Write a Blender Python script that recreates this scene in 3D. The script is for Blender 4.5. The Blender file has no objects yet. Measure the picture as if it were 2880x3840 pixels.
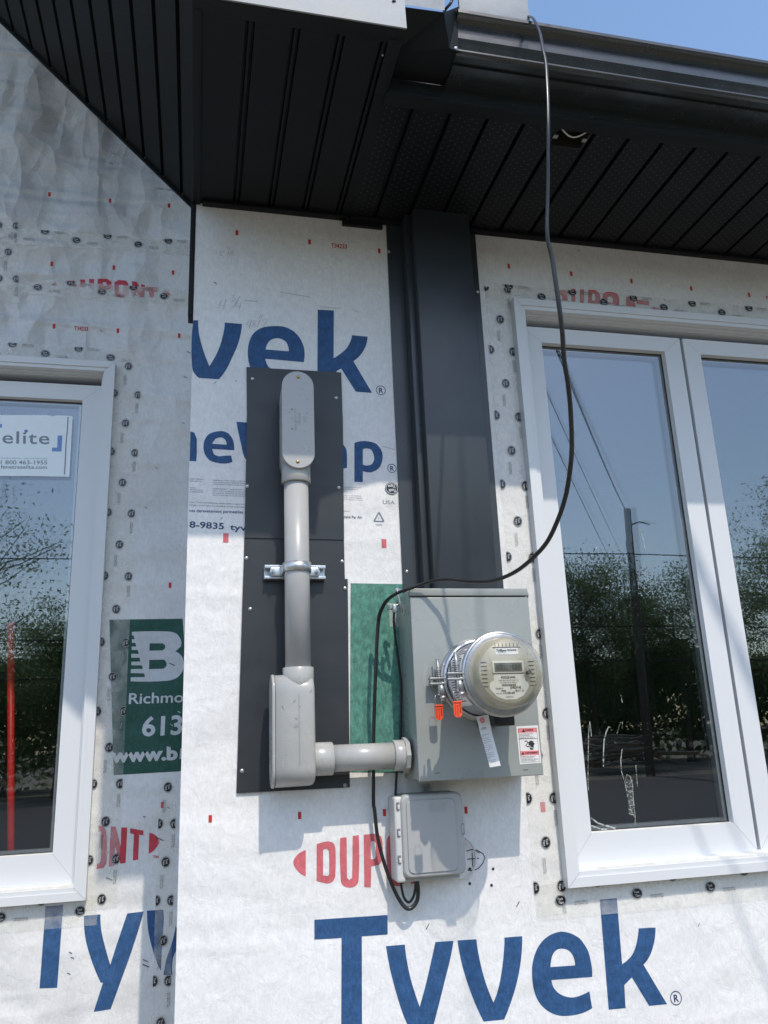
import bpy, bmesh, math, random
from mathutils import Vector, Matrix, noise
random.seed(7)
sc = bpy.context.scene
C = sc.collection
# ---------------------------------------------------------------- camera, light
YAW, PIT, ROL, FPX, DW = 0.2325, 0.2739, -0.0411, 3036.3, 2.0043
ca, sa, cb, sb, cc, s_c = math.cos(YAW), math.sin(YAW), math.cos(PIT), math.sin(PIT), math.cos(ROL), math.sin(ROL)
FW = Vector((sa*cb, ca*cb, sb)); R0 = Vector((ca, -sa, 0)); U0 = R0.cross(FW)
RT = cc*R0 + s_c*U0; UP = -s_c*R0 + cc*U0
cam = bpy.data.cameras.new('camera'); co = bpy.data.objects.new('camera', cam); C.objects.link(co)
cam.sensor_fit = 'VERTICAL'; cam.sensor_height = 36; cam.lens = 36*FPX/3840
cam.clip_start = 0.05; cam.clip_end = 3000
co.matrix_world = Matrix(((RT.x, UP.x, -FW.x, 0), (RT.y, UP.y, -FW.y, -DW), (RT.z, UP.z, -FW.z, 0), (0, 0, 0, 1)))
sc.camera = co
SUNV = Vector((-.175, 1, -1.43)).normalized()
ELEV = math.asin(-SUNV.z)
w = bpy.data.worlds.new('World'); sc.world = w; w.use_nodes = True
nt = w.node_tree; bg = nt.nodes['Background']; sky = nt.nodes.new('ShaderNodeTexSky')
sky.sky_type = 'NISHITA'; sky.sun_disc = False; sky.sun_elevation = ELEV; sky.sun_rotation = math.radians(170)
sky.air_density = 1.25; sky.dust_density = 1.05; sky.ozone_density = 3.0
nt.links.new(sky.outputs[0], bg.inputs[0]); bg.inputs[1].default_value = 0.15
sl = bpy.data.lights.new('sun', 'SUN'); so = bpy.data.objects.new('sun', sl); C.objects.link(so)
sl.energy = 2.0; sl.angle = math.radians(.55); sl.color = (1, .91, .79)
so.rotation_euler = SUNV.to_track_quat('-Z', 'Y').to_euler(); so.location = (2, -6, 8)
sc.view_settings.view_transform = 'Standard'; sc.view_settings.look = 'None'
sc.view_settings.exposure = 0.70; sc.view_settings.gamma = 1
GZ = -1.55   # ground level (camera at z = 0)
# ---------------------------------------------------------------- measuring
ZM = dict(Z1=(0,0,1.152),Z2=(1440,0,1.152),Z3=(0,640,1.728),Z4=(700,740,1.975),Z5=(1400,760,1.975),Z6=(2000,1000,1.885),
 B1=(0,1300,2.183),B2=(680,1340,1.929),B3=(860,2100,2.353),B4=(1380,2140,2.183),B5=(0,2200,2.183),B6=(0,3000,1.843),
 B7=(1000,2800,1.659),B8=(1900,2600,1.693),O=(0,0,1/1.736),M4=(1580,2300,3.318),C3=(1400,1500,2.074),S=(0,0,1),
 K5=(1560,2440,6.38),G6=(1420,2180,6.91),TS=(1380,0,2.074))
def P(z, x, y, Y=0.0):
    a = ZM[z]; px = a[0]+x/a[2]; py = a[1]+y/a[2]
    d = FW + RT*((px-1440)/FPX) - UP*((py-1920)/FPX)
    return d*((Y+DW)/d.y) + Vector((0, -DW, 0))
def curve(pts, lim=36, n=4):
    """rounds the shallow corners of a traced outline and keeps the sharp ones"""
    N_ = len(pts); P_ = [Vector((a, b, 0)) for a, b in pts]; sharp = []
    for i in range(N_):
        u = P_[i]-P_[i-1]; v = P_[(i+1) % N_]-P_[i]
        sharp.append(u.length < 1e-7 or v.length < 1e-7 or math.degrees(u.angle(v)) > lim)
    out = []
    for i in range(N_):
        j = (i+1) % N_; a, b = P_[i], P_[j]; out.append((a.x, a.y))
        if sharp[i] and sharp[j]: continue
        l = (b-a).length
        def tan(k):
            if sharp[k]: return None
            d = P_[(k+1) % N_]-P_[k-1]; return d.normalized()*l
        t0, t1 = tan(i), tan(j)
        if t0 is None: t0 = 2*(b-a)-t1 if t1 is not None else b-a; t0 = t0.normalized()*l
        if t1 is None: t1 = 2*(b-a)-t0; t1 = t1.normalized()*l
        for q in range(1, n):
            t = q/n; h = (2*t**3-3*t*t+1)*a+(t**3-2*t*t+t)*t0+(-2*t**3+3*t*t)*b+(t**3-t*t)*t1; out.append((h.x, h.y))
    return out
def XZ(z, pts, Y=0.0): return [(lambda v: (v.x, v.z))(P(z, a, b, Y)) for a, b in pts]
# ---------------------------------------------------------------- materials
def nodes(m): return m.node_tree.nodes, m.node_tree.links
def mat(name, col, rough=.5, metal=0, var=0, vscale=30, bump=0, bscale=200, coat=0, alpha=None, spec=.5):
    m = bpy.data.materials.new(name); m.use_nodes = True; N, L = nodes(m); b = N['Principled BSDF']
    b.inputs['Base Color'].default_value = (*col, 1); b.inputs['Roughness'].default_value = rough
    b.inputs['Metallic'].default_value = metal; b.inputs['Specular IOR Level'].default_value = spec
    if coat: b.inputs['Coat Weight'].default_value = coat
    if var or bump: g = N.new('ShaderNodeNewGeometry')
    if var:
        n = N.new('ShaderNodeTexNoise'); n.inputs['Scale'].default_value = vscale; n.inputs['Detail'].default_value = 8
        n.inputs['Roughness'].default_value = .65
        L.new(g.outputs['Position'], n.inputs['Vector'])
        r = N.new('ShaderNodeMapRange'); r.inputs[1].default_value = .3; r.inputs[2].default_value = .7
        r.inputs[3].default_value = 1-var; r.inputs[4].default_value = 1+var; L.new(n.outputs[0], r.inputs[0])
        x = N.new('ShaderNodeVectorMath'); x.operation = 'SCALE'; x.inputs[0].default_value = col
        L.new(r.outputs[0], x.inputs['Scale']); L.new(x.outputs[0], b.inputs['Base Color'])
        r2 = N.new('ShaderNodeMapRange'); r2.inputs[1].default_value = .3; r2.inputs[2].default_value = .7
        r2.inputs[3].default_value = max(.05, rough-.08); r2.inputs[4].default_value = min(1, rough+.08)
        L.new(n.outputs[0], r2.inputs[0]); L.new(r2.outputs[0], b.inputs['Roughness'])
    if bump:
        n = N.new('ShaderNodeTexNoise'); n.inputs['Scale'].default_value = bscale; n.inputs['Detail'].default_value = 5
        L.new(g.outputs['Position'], n.inputs['Vector'])
        u = N.new('ShaderNodeBump'); u.inputs['Strength'].default_value = bump; u.inputs['Distance'].default_value = .002
        L.new(n.outputs[0], u.inputs['Height']); L.new(u.outputs[0], b.inputs['Normal'])
    return m
def wrap_mat(name, col, fold=1.0, stain=0.0, rough=.62, ink=.0):
    """spun-bonded house wrap: mottled fibres, soft folds, sharp creases; the print uses the same relief"""
    m = bpy.data.materials.new(name); m.use_nodes = True; N, L = nodes(m); b = N['Principled BSDF']
    b.inputs['Roughness'].default_value = rough; b.inputs['Specular IOR Level'].default_value = .4
    g = N.new('ShaderNodeNewGeometry'); sz = N.new('ShaderNodeSeparateXYZ'); L.new(g.outputs['Position'], sz.inputs[0])
    cz = N.new('ShaderNodeCombineXYZ'); ax = N.new('ShaderNodeMath'); ax.operation = 'ADD'; L.new(sz.outputs[0], ax.inputs[0]); L.new(sz.outputs[1], ax.inputs[1])
    L.new(ax.outputs[0], cz.inputs[0]); L.new(sz.outputs[2], cz.inputs[1]); uvw = cz.outputs[0]
    def nz(scale, det=6, rg=.6, stretch=None, rot=0, typ='FBM', dist=0):
        mp = N.new('ShaderNodeMapping'); mp.inputs['Rotation'].default_value = (0, 0, rot)
        st = stretch or (1, 1, 1); mp.inputs['Scale'].default_value = (st[0], st[2], 1); L.new(uvw, mp.inputs[0])
        n = N.new('ShaderNodeTexNoise'); n.noise_dimensions = '2D'; n.noise_type = typ; n.inputs['Scale'].default_value = scale
        n.inputs['Detail'].default_value = det; n.inputs['Roughness'].default_value = rg; n.inputs['Distortion'].default_value = dist
        L.new(mp.outputs[0], n.inputs['Vector']); return n.outputs[0]
    def mr(i, a, b_, c, d):
        r = N.new('ShaderNodeMapRange'); r.inputs[1].default_value = a; r.inputs[2].default_value = b_
        r.inputs[3].default_value = c; r.inputs[4].default_value = d; L.new(i, r.inputs[0]); return r.outputs[0]
    def mul(a, b_, op='MULTIPLY'):
        k = N.new('ShaderNodeMath'); k.operation = op
        for i, v in enumerate((a, b_)):
            if isinstance(v, (int, float)): k.inputs[i].default_value = v
            else: L.new(v, k.inputs[i])
        return k.outputs[0]
    mot = mr(nz(45, 8, .7), .35, .65, 1-.05-ink, 1+.04+ink)
    fib = mr(nz(160, 4, .7, (1, 1, .35), .6), .3, .7, 1-.06-ink, 1+.05+ink)
    v = mul(mot, fib)
    if stain:
        v = mul(v, mr(nz(3.2, 6, .6, (1, 1, .5)), .35, .6, 1-stain, 1))
    x = N.new('ShaderNodeVectorMath'); x.operation = 'SCALE'; x.inputs[0].default_value = col; L.new(v, x.inputs['Scale'])
    # thin dirt streaks
    L.new(x.outputs[0], b.inputs['Base Color'])
    def vor(scale, amt, seed):
        # crumpled sheet: flat facets between sharp creases
        ns = N.new('ShaderNodeTexNoise'); ns.noise_dimensions = '2D'; ns.inputs['Scale'].default_value = scale*.55; ns.inputs['Detail'].default_value = 2
        mp = N.new('ShaderNodeMapping'); mp.inputs['Location'].default_value = (seed, seed*.7, 0); mp.inputs['Rotation'].default_value = (0, 0, .5+seed)
        mp.inputs['Scale'].default_value = (1, .55, 1); L.new(uvw, mp.inputs[0]); L.new(mp.outputs[0], ns.inputs['Vector'])
        a = N.new('ShaderNodeVectorMath'); a.operation = 'SCALE'; a.inputs['Scale'].default_value = amt; L.new(ns.outputs['Color'], a.inputs[0])
        b_ = N.new('ShaderNodeVectorMath'); b_.operation = 'ADD'; L.new(mp.outputs[0], b_.inputs[0]); L.new(a.outputs[0], b_.inputs[1])
        v_ = N.new('ShaderNodeTexVoronoi'); v_.voronoi_dimensions = '2D'; v_.feature = 'F1'; v_.inputs['Scale'].default_value = scale; L.new(b_.outputs[0], v_.inputs['Vector'])
        return v_.outputs['Distance']
    loose = fold > 2
    big = nz(2.2, 2, .4, (1, 1, .55), .7, dist=.4)
    f1 = nz(3.4, 1.5, .4, (.7, 1, 1.6), .62, dist=.6)
    fold2 = nz(4.2, 1, .3, (.35, 1, 2.6), .75, 'RIDGED_MULTIFRACTAL', .5)
    cr = mul(mul(vor(2.1, .45, 1.3), .066), mul(vor(5.2, .22, 4.1), .036), 'ADD')
    cr = mul(cr, mul(vor(12, .09, 7.7), .011), 'ADD')
    up = mr(sz.outputs[2], .75, 1.15, .22, 1.15) if loose else .11
    cr = mul(mul(cr, mul(fold2, .016), 'ADD'), up)
    sm = nz(24, 4, .62, (1, 1, .8), .8, dist=.4)
    h = mul(mul(big, .020*fold), mul(f1, .008*fold), 'ADD'); h = mul(h, cr, 'ADD')
    h = mul(h, mul(sm, .0024), 'ADD')
    h = mul(h, mul(nz(210, 3, .6), .00014), 'ADD')
    u = N.new('ShaderNodeBump'); u.inputs['Strength'].default_value = 1; u.inputs['Distance'].default_value = 1
    L.new(h, u.inputs['Height']); L.new(u.outputs[0], b.inputs['Normal'])
    return m
WHITE = (.735, .73, .72)
m_wrap = wrap_mat('house_wrap', WHITE, .9)
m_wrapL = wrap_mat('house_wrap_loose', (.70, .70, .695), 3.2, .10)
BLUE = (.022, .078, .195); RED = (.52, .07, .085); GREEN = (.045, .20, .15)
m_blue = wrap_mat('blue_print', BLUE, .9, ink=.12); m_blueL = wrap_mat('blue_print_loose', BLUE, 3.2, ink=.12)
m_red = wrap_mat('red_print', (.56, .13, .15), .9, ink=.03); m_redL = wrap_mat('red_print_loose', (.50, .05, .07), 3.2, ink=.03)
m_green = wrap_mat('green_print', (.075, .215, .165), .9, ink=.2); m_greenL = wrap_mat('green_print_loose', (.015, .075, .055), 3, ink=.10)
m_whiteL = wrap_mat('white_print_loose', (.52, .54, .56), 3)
m_navy = mat('navy_print', (.03, .06, .14), .6); m_gry = mat('grey_print', (.16, .19, .24), .6)
m_tick = mat('red_tick_print', (.50, .02, .02), .6)
m_pencil = mat('pencil_line', (.36, .37, .38), .7); m_pen = mat('black_pen', (.03, .03, .03), .6)
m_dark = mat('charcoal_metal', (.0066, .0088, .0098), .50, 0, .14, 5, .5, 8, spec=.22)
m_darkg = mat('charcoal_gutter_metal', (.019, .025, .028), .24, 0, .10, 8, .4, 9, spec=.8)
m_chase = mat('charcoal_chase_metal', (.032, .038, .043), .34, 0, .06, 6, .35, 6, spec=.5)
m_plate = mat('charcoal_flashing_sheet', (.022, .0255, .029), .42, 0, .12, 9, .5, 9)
m_bare = mat('film_covered_aluminium', (.27, .295, .32), .55, .1, .3, 9, .5, 16, spec=.3)
m_black = mat('black_void', (.004, .004, .004), .8)
m_pvc = mat('grey_pvc', (.385, .385, .378), .36, 0, .06, 14, .15, 22)
m_pvc2 = mat('grey_pvc_glossy', (.385, .385, .37), .24, 0, .07, 14, .2, 20)
m_pvct = mat('grey_pvc_lettering', (.27, .27, .27), .4)
m_box = mat('grey_green_enamel', (.285, .305, .29), .30, 0, .06, 9, .25, 10)
m_galv = mat('galvanised_steel', (.55, .58, .60), .38, .75, .18, 60, .2, 150)
m_steel = mat('bright_steel', (.50, .51, .52), .33, .85, .15, 40)
m_zinc = mat('cast_grey_metal', (.30, .31, .32), .40, .55, .15, 80, .2, 300)
m_brass = mat('brass_screw', (.45, .30, .12), .3, .9)
m_vinyl = mat('white_vinyl', (.64, .655, .67), .42)
m_vinyld = mat('dirty_white_vinyl', (.66, .65, .61), .45, 0, .12, 45)
m_seam = mat('dark_seam', (.16, .17, .19), .6)
m_gasket = mat('black_gasket', (.010, .010, .011), .5)
m_rub = mat('black_cable_jacket', (.016, .016, .017), .32, 0, .1, 80)
m_bell = mat('grey_telecom_plastic', (.37, .375, .37), .45, 0, .02, 20, .04, 500)
m_belll = mat('light_telecom_plastic', (.58, .58, .56), .45)
m_or = mat('orange_seal_plastic', (.80, .09, .03), .35, 0, .04, 60); m_ord = mat('dark_red_lettering', (.22, .01, .01), .5)
m_paper = mat('white_paper', (.72, .71, .70), .6, 0, .03, 60); m_ink = mat('black_ink', (.02, .02, .02), .6)
m_pink = mat('pink_warning_band', (.75, .20, .22), .5)
m_stick = mat('window_sticker_film', (.80, .86, .88), .35, 0, .02, 30)
m_sgry = mat('sticker_grey_text', (.20, .24, .29), .5); m_sblue = mat('sticker_blue', (.16, .28, .58), .5)
m_tapek = mat('black_tape_logo', (.010, .010, .012), .3); m_tapew = mat('white_tape_logo', (.62, .62, .62), .35)
m_tapet = mat('tape_small_print', (.05, .05, .055), .5)
m_postr = mat('red_primer_paint', (.80, .02, .016), .45, 0, .15, 20)
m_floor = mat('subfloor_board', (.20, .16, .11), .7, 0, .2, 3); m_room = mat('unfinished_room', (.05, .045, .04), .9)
m_cream = mat('yellowed_meter_plastic', (.38, .36, .29), .4, 0, .03, 40)
m_lcd = mat('lcd_display', (.13, .13, .11), .25); m_lcdd = mat('lcd_digits', (.035, .035, .033), .4)
m_mtr = mat('meter_faceplate', (.54, .535, .48), .4, 0, .03, 60); m_mtext = mat('meter_text', (.055, .055, .05), .5)
m_bark = mat('weathered_wood', (.13, .105, .085), .9, 0, .3, 6, .5, 40)
m_wood = mat('weathered_boards', (.34, .28, .21), .8, 0, .2, 5)
m_leaf = mat('green_foliage', (.085, .125, .055), .6, 0, .35, .6); m_leaf2 = mat('pale_foliage', (.12, .16, .08), .6, 0, .3, .6)
for m_ in (m_leaf, m_leaf2):
    N, L = nodes(m_); b_ = N['Principled BSDF']; t_ = N.new('ShaderNodeBsdfTranslucent'); x_ = N.new('ShaderNodeMixShader'); x_.inputs[0].default_value = .5
    src = b_.inputs['Base Color'].links[0].from_socket; v2 = N.new('ShaderNodeVectorMath'); v2.operation = 'SCALE'; v2.inputs['Scale'].default_value = 1.8
    L.new(src, v2.inputs[0]); L.new(v2.outputs[0], t_.inputs[0])
    L.new(b_.outputs[0], x_.inputs[1]); L.new(t_.outputs[0], x_.inputs[2]); L.new(x_.outputs[0], N['Material Output'].inputs[0])
m_ins = mat('wire_insulation_white', (.6, .6, .55), .5)
def glass_mat(name, tint, refl, rough=.0, lo=.06):
    m = bpy.data.materials.new(name); m.use_nodes = True; N, L = nodes(m); N.remove(N['Principled BSDF'])
    o = N['Material Output']; t = N.new('ShaderNodeBsdfTransparent'); t.inputs[0].default_value = (*tint, 1)
    gl = N.new('ShaderNodeBsdfGlossy'); gl.inputs['Roughness'].default_value = rough; gl.inputs[0].default_value = (.94, .97, 1, 1)
    lw_ = N.new('ShaderNodeLayerWeight'); lw_.inputs[0].default_value = .5
    f = N.new('ShaderNodeMath'); f.operation = 'POWER'; f.inputs[1].default_value = 5; L.new(lw_.outputs['Facing'], f.inputs[0])
    k = N.new('ShaderNodeMath'); k.operation = 'MULTIPLY_ADD'; k.inputs[1].default_value = refl; k.inputs[2].default_value = lo
    k.use_clamp = True
    L.new(f.outputs[0], k.inputs[0]); x = N.new('ShaderNodeMixShader'); L.new(k.outputs[0], x.inputs[0])
    L.new(t.outputs[0], x.inputs[1]); L.new(gl.outputs[0], x.inputs[2]); L.new(x.outputs[0], o.inputs[0])
    return m
m_glass = glass_mat('window_glass', (.80, .84, .84), 1.0, .004, .150); m_glass2 = glass_mat('inner_window_glass', (.85, .88, .88), .8, .008, .10)
m_dome = glass_mat('meter_glass', (.97, .96, .92), .9, .0, .05)
def smear_mat():
    m = bpy.data.materials.new('dried_white_smear'); m.use_nodes = True; N, L = nodes(m); b = N['Principled BSDF']; o = N['Material Output']
    b.inputs['Base Color'].default_value = (.60, .64, .60, 1); b.inputs['Roughness'].default_value = .8
    n = N.new('ShaderNodeTexNoise'); n.inputs['Scale'].default_value = 120; g = N.new('ShaderNodeNewGeometry'); L.new(g.outputs['Position'], n.inputs['Vector'])
    r = N.new('ShaderNodeMapRange'); r.inputs[1].default_value = .35; r.inputs[2].default_value = .65; r.inputs[3].default_value = .1; r.inputs[4].default_value = .75
    L.new(n.outputs[0], r.inputs[0]); t = N.new('ShaderNodeBsdfTransparent'); x = N.new('ShaderNodeMixShader')
    L.new(r.outputs[0], x.inputs[0]); L.new(t.outputs[0], x.inputs[1]); L.new(b.outputs[0], x.inputs[2]); L.new(x.outputs[0], o.inputs[0]); return m
def tape_mat(name, dens):
    m = bpy.data.materials.new(name); m.use_nodes = True; N, L = nodes(m); b = N['Principled BSDF']; o = N['Material Output']
    b.inputs['Base Color'].default_value = (.86, .85, .81, 1); b.inputs['Roughness'].default_value = .14
    b.inputs['Specular IOR Level'].default_value = .55
    g = N.new('ShaderNodeNewGeometry'); h = None
    n = N.new('ShaderNodeTexNoise'); n.noise_type = 'RIDGED_MULTIFRACTAL'; n.inputs['Scale'].default_value = 14
    n.inputs['Detail'].default_value = 4; n.inputs['Distortion'].default_value = 1
    n2 = N.new('ShaderNodeTexNoise'); n2.inputs['Scale'].default_value = 22; n2.inputs['Detail'].default_value = 5
    L.new(g.outputs['Position'], n.inputs['Vector']); L.new(g.outputs['Position'], n2.inputs['Vector'])
    a = N.new('ShaderNodeMath'); a.operation = 'MULTIPLY_ADD'; a.inputs[1].default_value = .35
    L.new(n.outputs[0], a.inputs[0]); L.new(n2.outputs[0], a.inputs[2])
    u = N.new('ShaderNodeBump'); u.inputs['Strength'].default_value = .8; u.inputs['Distance'].default_value = .006
    L.new(a.outputs[0], u.inputs['Height']); L.new(u.outputs[0], b.inputs['Normal'])
    r = N.new('ShaderNodeMapRange'); r.inputs[1].default_value = .4; r.inputs[2].default_value = .62
    r.inputs[3].default_value = dens*.6; r.inputs[4].default_value = min(1, dens*1.5); L.new(n2.outputs[0], r.inputs[0])
    t = N.new('ShaderNodeBsdfTransparent'); t.inputs[0].default_value = (.985, .985, .97, 1)
    x = N.new('ShaderNodeMixShader'); L.new(r.outputs[0], x.inputs[0]); L.new(t.outputs[0], x.inputs[1]); L.new(b.outputs[0], x.inputs[2])
    L.new(x.outputs[0], o.inputs[0]); return m
m_tape = tape_mat('clear_tape', .20); m_tapem = tape_mat('milky_tape', .34)
def perf_mat(name, base, dot, px, py, r, axis='x', row=1):
    m = bpy.data.materials.new(name); m.use_nodes = True; N, L = nodes(m); b = N['Principled BSDF']
    b.inputs['Roughness'].default_value = .45; b.inputs['Specular IOR Level'].default_value = .22
    g = N.new('ShaderNodeTexCoord'); s = N.new('ShaderNodeSeparateXYZ'); L.new(g.outputs['UV'], s.inputs[0])
    def M(op, a, b_=None, c=None):
        k = N.new('ShaderNodeMath'); k.operation = op
        for i, v in enumerate((a, b_, c)):
            if v is None: continue
            if isinstance(v, (int, float)): k.inputs[i].default_value = v
            else: L.new(v, k.inputs[i])
        return k.outputs[0]
    ux = M('DIVIDE', s.outputs[0], px); uy0 = M('DIVIDE', s.outputs[1], py)
    uy = M('ADD', uy0, M('MULTIPLY', M('FLOOR', ux), .5))
    fx = M('MULTIPLY', M('SUBTRACT', M('FRACT', ux), .5), px); fy = M('MULTIPLY', M('SUBTRACT', M('FRACT', uy), .5), py)
    d = M('SQRT', M('ADD', M('MULTIPLY', fx, fx), M('MULTIPLY', M('MULTIPLY', fy, fy), row)))
    k = M('LESS_THAN', d, r)
    x = N.new('ShaderNodeMix'); x.data_type = 'RGBA'; x.inputs[6].default_value = (*base, 1); x.inputs[7].default_value = (*dot, 1)
    L.new(k, x.inputs[0]); L.new(x.outputs[2], b.inputs['Base Color']); return m
m_perf = perf_mat('perforated_soffit_metal', (.0060, .0080, .0088), (.065, .075, .08), .0155, .020, .0018)  # pale dots: light caught on the lanced hole edges, painted into the colour
m_perfd = perf_mat('perforated_gable_metal', (.0085, .0085, .0088), (.0012, .0012, .0012), .0125, .022, .0016, row=.12)
# ---------------------------------------------------------------- mesh helpers
class MB:
    def __init__(s): s.bm = bmesh.new(); s.mats = []
    def mi(s, m):
        if m not in s.mats: s.mats.append(m)
        return s.mats.index(m)
    def _fin(s, faces, m, smooth=False):
        i = s.mi(m)
        for f in faces: f.material_index = i; f.smooth = smooth
    def box(s, x0, x1, y0, y1, z0, z1, m, bev=0, seg=2):
        t = bmesh.new(); bmesh.ops.create_cube(t, size=1)
        for v in t.verts: v.co = Vector(((x0+x1)/2+v.co.x*(x1-x0), (y0+y1)/2+v.co.y*(y1-y0), (z0+z1)/2+v.co.z*(z1-z0)))
        if bev: bmesh.ops.bevel(t, geom=t.edges[:], offset=bev, segments=seg, affect='EDGES', profile=.6)
        s.merge(t, m, bev > 0); return s
    def merge(s, t, m, smooth=False):
        i = s.mi(m); mp = {}
        for v in t.verts: mp[v] = s.bm.verts.new(v.co)
        for f in t.faces:
            try: n = s.bm.faces.new([mp[v] for v in f.verts]); n.material_index = i; n.smooth = smooth
            except ValueError: pass
        t.free()
    def poly(s, pts, y, m, holes=(), th=0):
        """flat printed shape in a wall plane y; holes cut out"""
        t = bmesh.new(); edges = []
        for loop in [pts]+list(holes):
            vs = [t.verts.new((a, y, b)) for a, b in loop]
            edges += [t.edges.new((vs[i], vs[(i+1) % len(vs)])) for i in range(len(vs))]
        bmesh.ops.triangle_fill(t, use_beauty=True, use_dissolve=False, edges=edges, normal=(0, -1, 0))
        bmesh.ops.recalc_face_normals(t, faces=t.faces[:])
        for f in t.faces:
            if f.normal.y > 0: f.normal_flip()
        if th:
            r = bmesh.ops.extrude_face_region(t, geom=t.faces[:])
            for v in [g for g in r['geom'] if isinstance(g, bmesh.types.BMVert)]: v.co.y += th
            bmesh.ops.recalc_face_normals(t, faces=t.faces[:])
        s.merge(t, m); return s
    def face(s, vs, m, smooth=False):
        f = s.bm.faces.new([s.bm.verts.new(v) for v in vs]); f.material_index = s.mi(m); f.smooth = smooth; return f
    def cyl(s, a, b, r, m, n=24, r2=None, caps=True, bev=0):
        a = Vector(a); b = Vector(b); r2 = r if r2 is None else r2; ax = (b-a).normalized()
        u = ax.orthogonal().normalized(); v = ax.cross(u); i = s.mi(m)
        rings = [(a, r), (b, r2)]
        if bev: rings = [(a, r-bev), (a+ax*bev, r), (b-ax*bev, r2), (b, r2-bev)]
        vs = [[s.bm.verts.new(c+(u*math.cos(q*2*math.pi/n)+v*math.sin(q*2*math.pi/n))*rr) for q in range(n)] for c, rr in rings]
        for k in range(len(vs)-1):
            for q in range(n):
                f = s.bm.faces.new((vs[k][q], vs[k][(q+1) % n], vs[k+1][(q+1) % n], vs[k+1][q])); f.material_index = i; f.smooth = n > 8
        if caps:
            for k in (0, -1):
                f = s.bm.faces.new(vs[k] if k else vs[k][::-1]); f.material_index = i
        return s
    def lathe(s, c, prof, m, n=64, ax=(0, -1, 0)):
        ax = Vector(ax); u = ax.orthogonal().normalized(); v = ax.cross(u); i = s.mi(m); c = Vector(c)
        vs = [[s.bm.verts.new(c+ax*h+(u*math.cos(q*2*math.pi/n)+v*math.sin(q*2*math.pi/n))*max(r, 1e-5)) for q in range(n)] for r, h in prof]
        for k in range(len(vs)-1):
            for q in range(n):
                f = s.bm.faces.new((vs[k][q], vs[k+1][q], vs[k+1][(q+1) % n], vs[k][(q+1) % n])); f.material_index = i; f.smooth = True
        return s
    def tube(s, pts, r, m, n=10, flat=None):
        pts = [Vector(p) for p in pts]; i = s.mi(m); rings = []; nrm = None
        for k, p in enumerate(pts):
            t = (pts[min(k+1, len(pts)-1)]-pts[max(k-1, 0)]).normalized()
            if nrm is None: nrm = (t.orthogonal() if flat is None else Vector(flat)); 
            nrm = (nrm - t*nrm.dot(t)).normalized(); b = t.cross(nrm)
            ra = r[k] if isinstance(r, (list, tuple)) else r; rb = ra*(.62 if flat is not None else 1)
            rings.append([s.bm.verts.new(p+nrm*math.cos(q*2*math.pi/n)*rb+b*math.sin(q*2*math.pi/n)*ra) for q in range(n)])
        for k in range(len(rings)-1):
            for q in range(n):
                f = s.bm.faces.new((rings[k][q], rings[k][(q+1) % n], rings[k+1][(q+1) % n], rings[k+1][q])); f.material_index = i; f.smooth = True
        for e in (rings[0][::-1], rings[-1]):
            f = s.bm.faces.new(e); f.material_index = i
        return s
    def ribbon(s, pts, wd, y, m):
        i = s.mi(m); L_, R_ = [], []
        for k in range(len(pts)):
            a = pts[max(k-1, 0)]; b = pts[min(k+1, len(pts)-1)]; dx, dz = b[0]-a[0], b[1]-a[1]; l = math.hypot(dx, dz) or 1
            ox, oz = -dz/l*wd/2, dx/l*wd/2
            L_.append(s.bm.verts.new((pts[k][0]+ox, y, pts[k][1]+oz))); R_.append(s.bm.verts.new((pts[k][0]-ox, y, pts[k][1]-oz)))
        for k in range(len(pts)-1):
            f = s.bm.faces.new((R_[k], R_[k+1], L_[k+1], L_[k])); f.material_index = i
        return s
    def prism(s, prof, x0, x1, m, closed=True, smooth=False):
        """profile in (y,z) swept along x"""
        i = s.mi(m); a = [s.bm.verts.new((x0, y, z)) for y, z in prof]; b = [s.bm.verts.new((x1, y, z)) for y, z in prof]
        n = len(prof)
        for k in range(n if closed else n-1):
            f = s.bm.faces.new((a[k], a[(k+1) % n], b[(k+1) % n], b[k])); f.material_index = i; f.smooth = smooth
        if closed:
            s.bm.faces.new(a[::-1]).material_index = i; s.bm.faces.new(b).material_index = i
        return s
    def text(s, st, o, ux, uy, m, n=Vector((0, -1, 0)), bold=0, shear=0, spacing=1, th=0):
        """lettering: baseline start o, ux = vector of its full width, uy = vector of its cap height"""
        vs, fs, W = glyphs(st, bold, shear, spacing); i = s.mi(m); o = Vector(o); ux = Vector(ux); uy = Vector(uy)
        nv = [s.bm.verts.new(o+ux*(x/W)+uy*(y/.70)) for x, y in vs]
        for f in fs:
            try: q = s.bm.faces.new([nv[k] for k in f]); q.material_index = i
            except ValueError: pass
        return s
    def build(s, name, parent=None, weld=False):
        if weld: bmesh.ops.remove_doubles(s.bm, verts=s.bm.verts[:], dist=1e-5)
        me = bpy.data.meshes.new(name)
        if parent is not None:
            off = world_loc(parent); bmesh.ops.translate(s.bm, vec=-off, verts=s.bm.verts[:])
        s.bm.to_mesh(me); s.bm.free()
        for m in s.mats: me.materials.append(m)
        o = bpy.data.objects.new(name, me); C.objects.link(o)
        if parent is not None: o.parent = parent
        return o
def world_loc(o):
    v = Vector((0, 0, 0))
    while o is not None: v += o.location; o = o.parent
    return v
_G = {}
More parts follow.
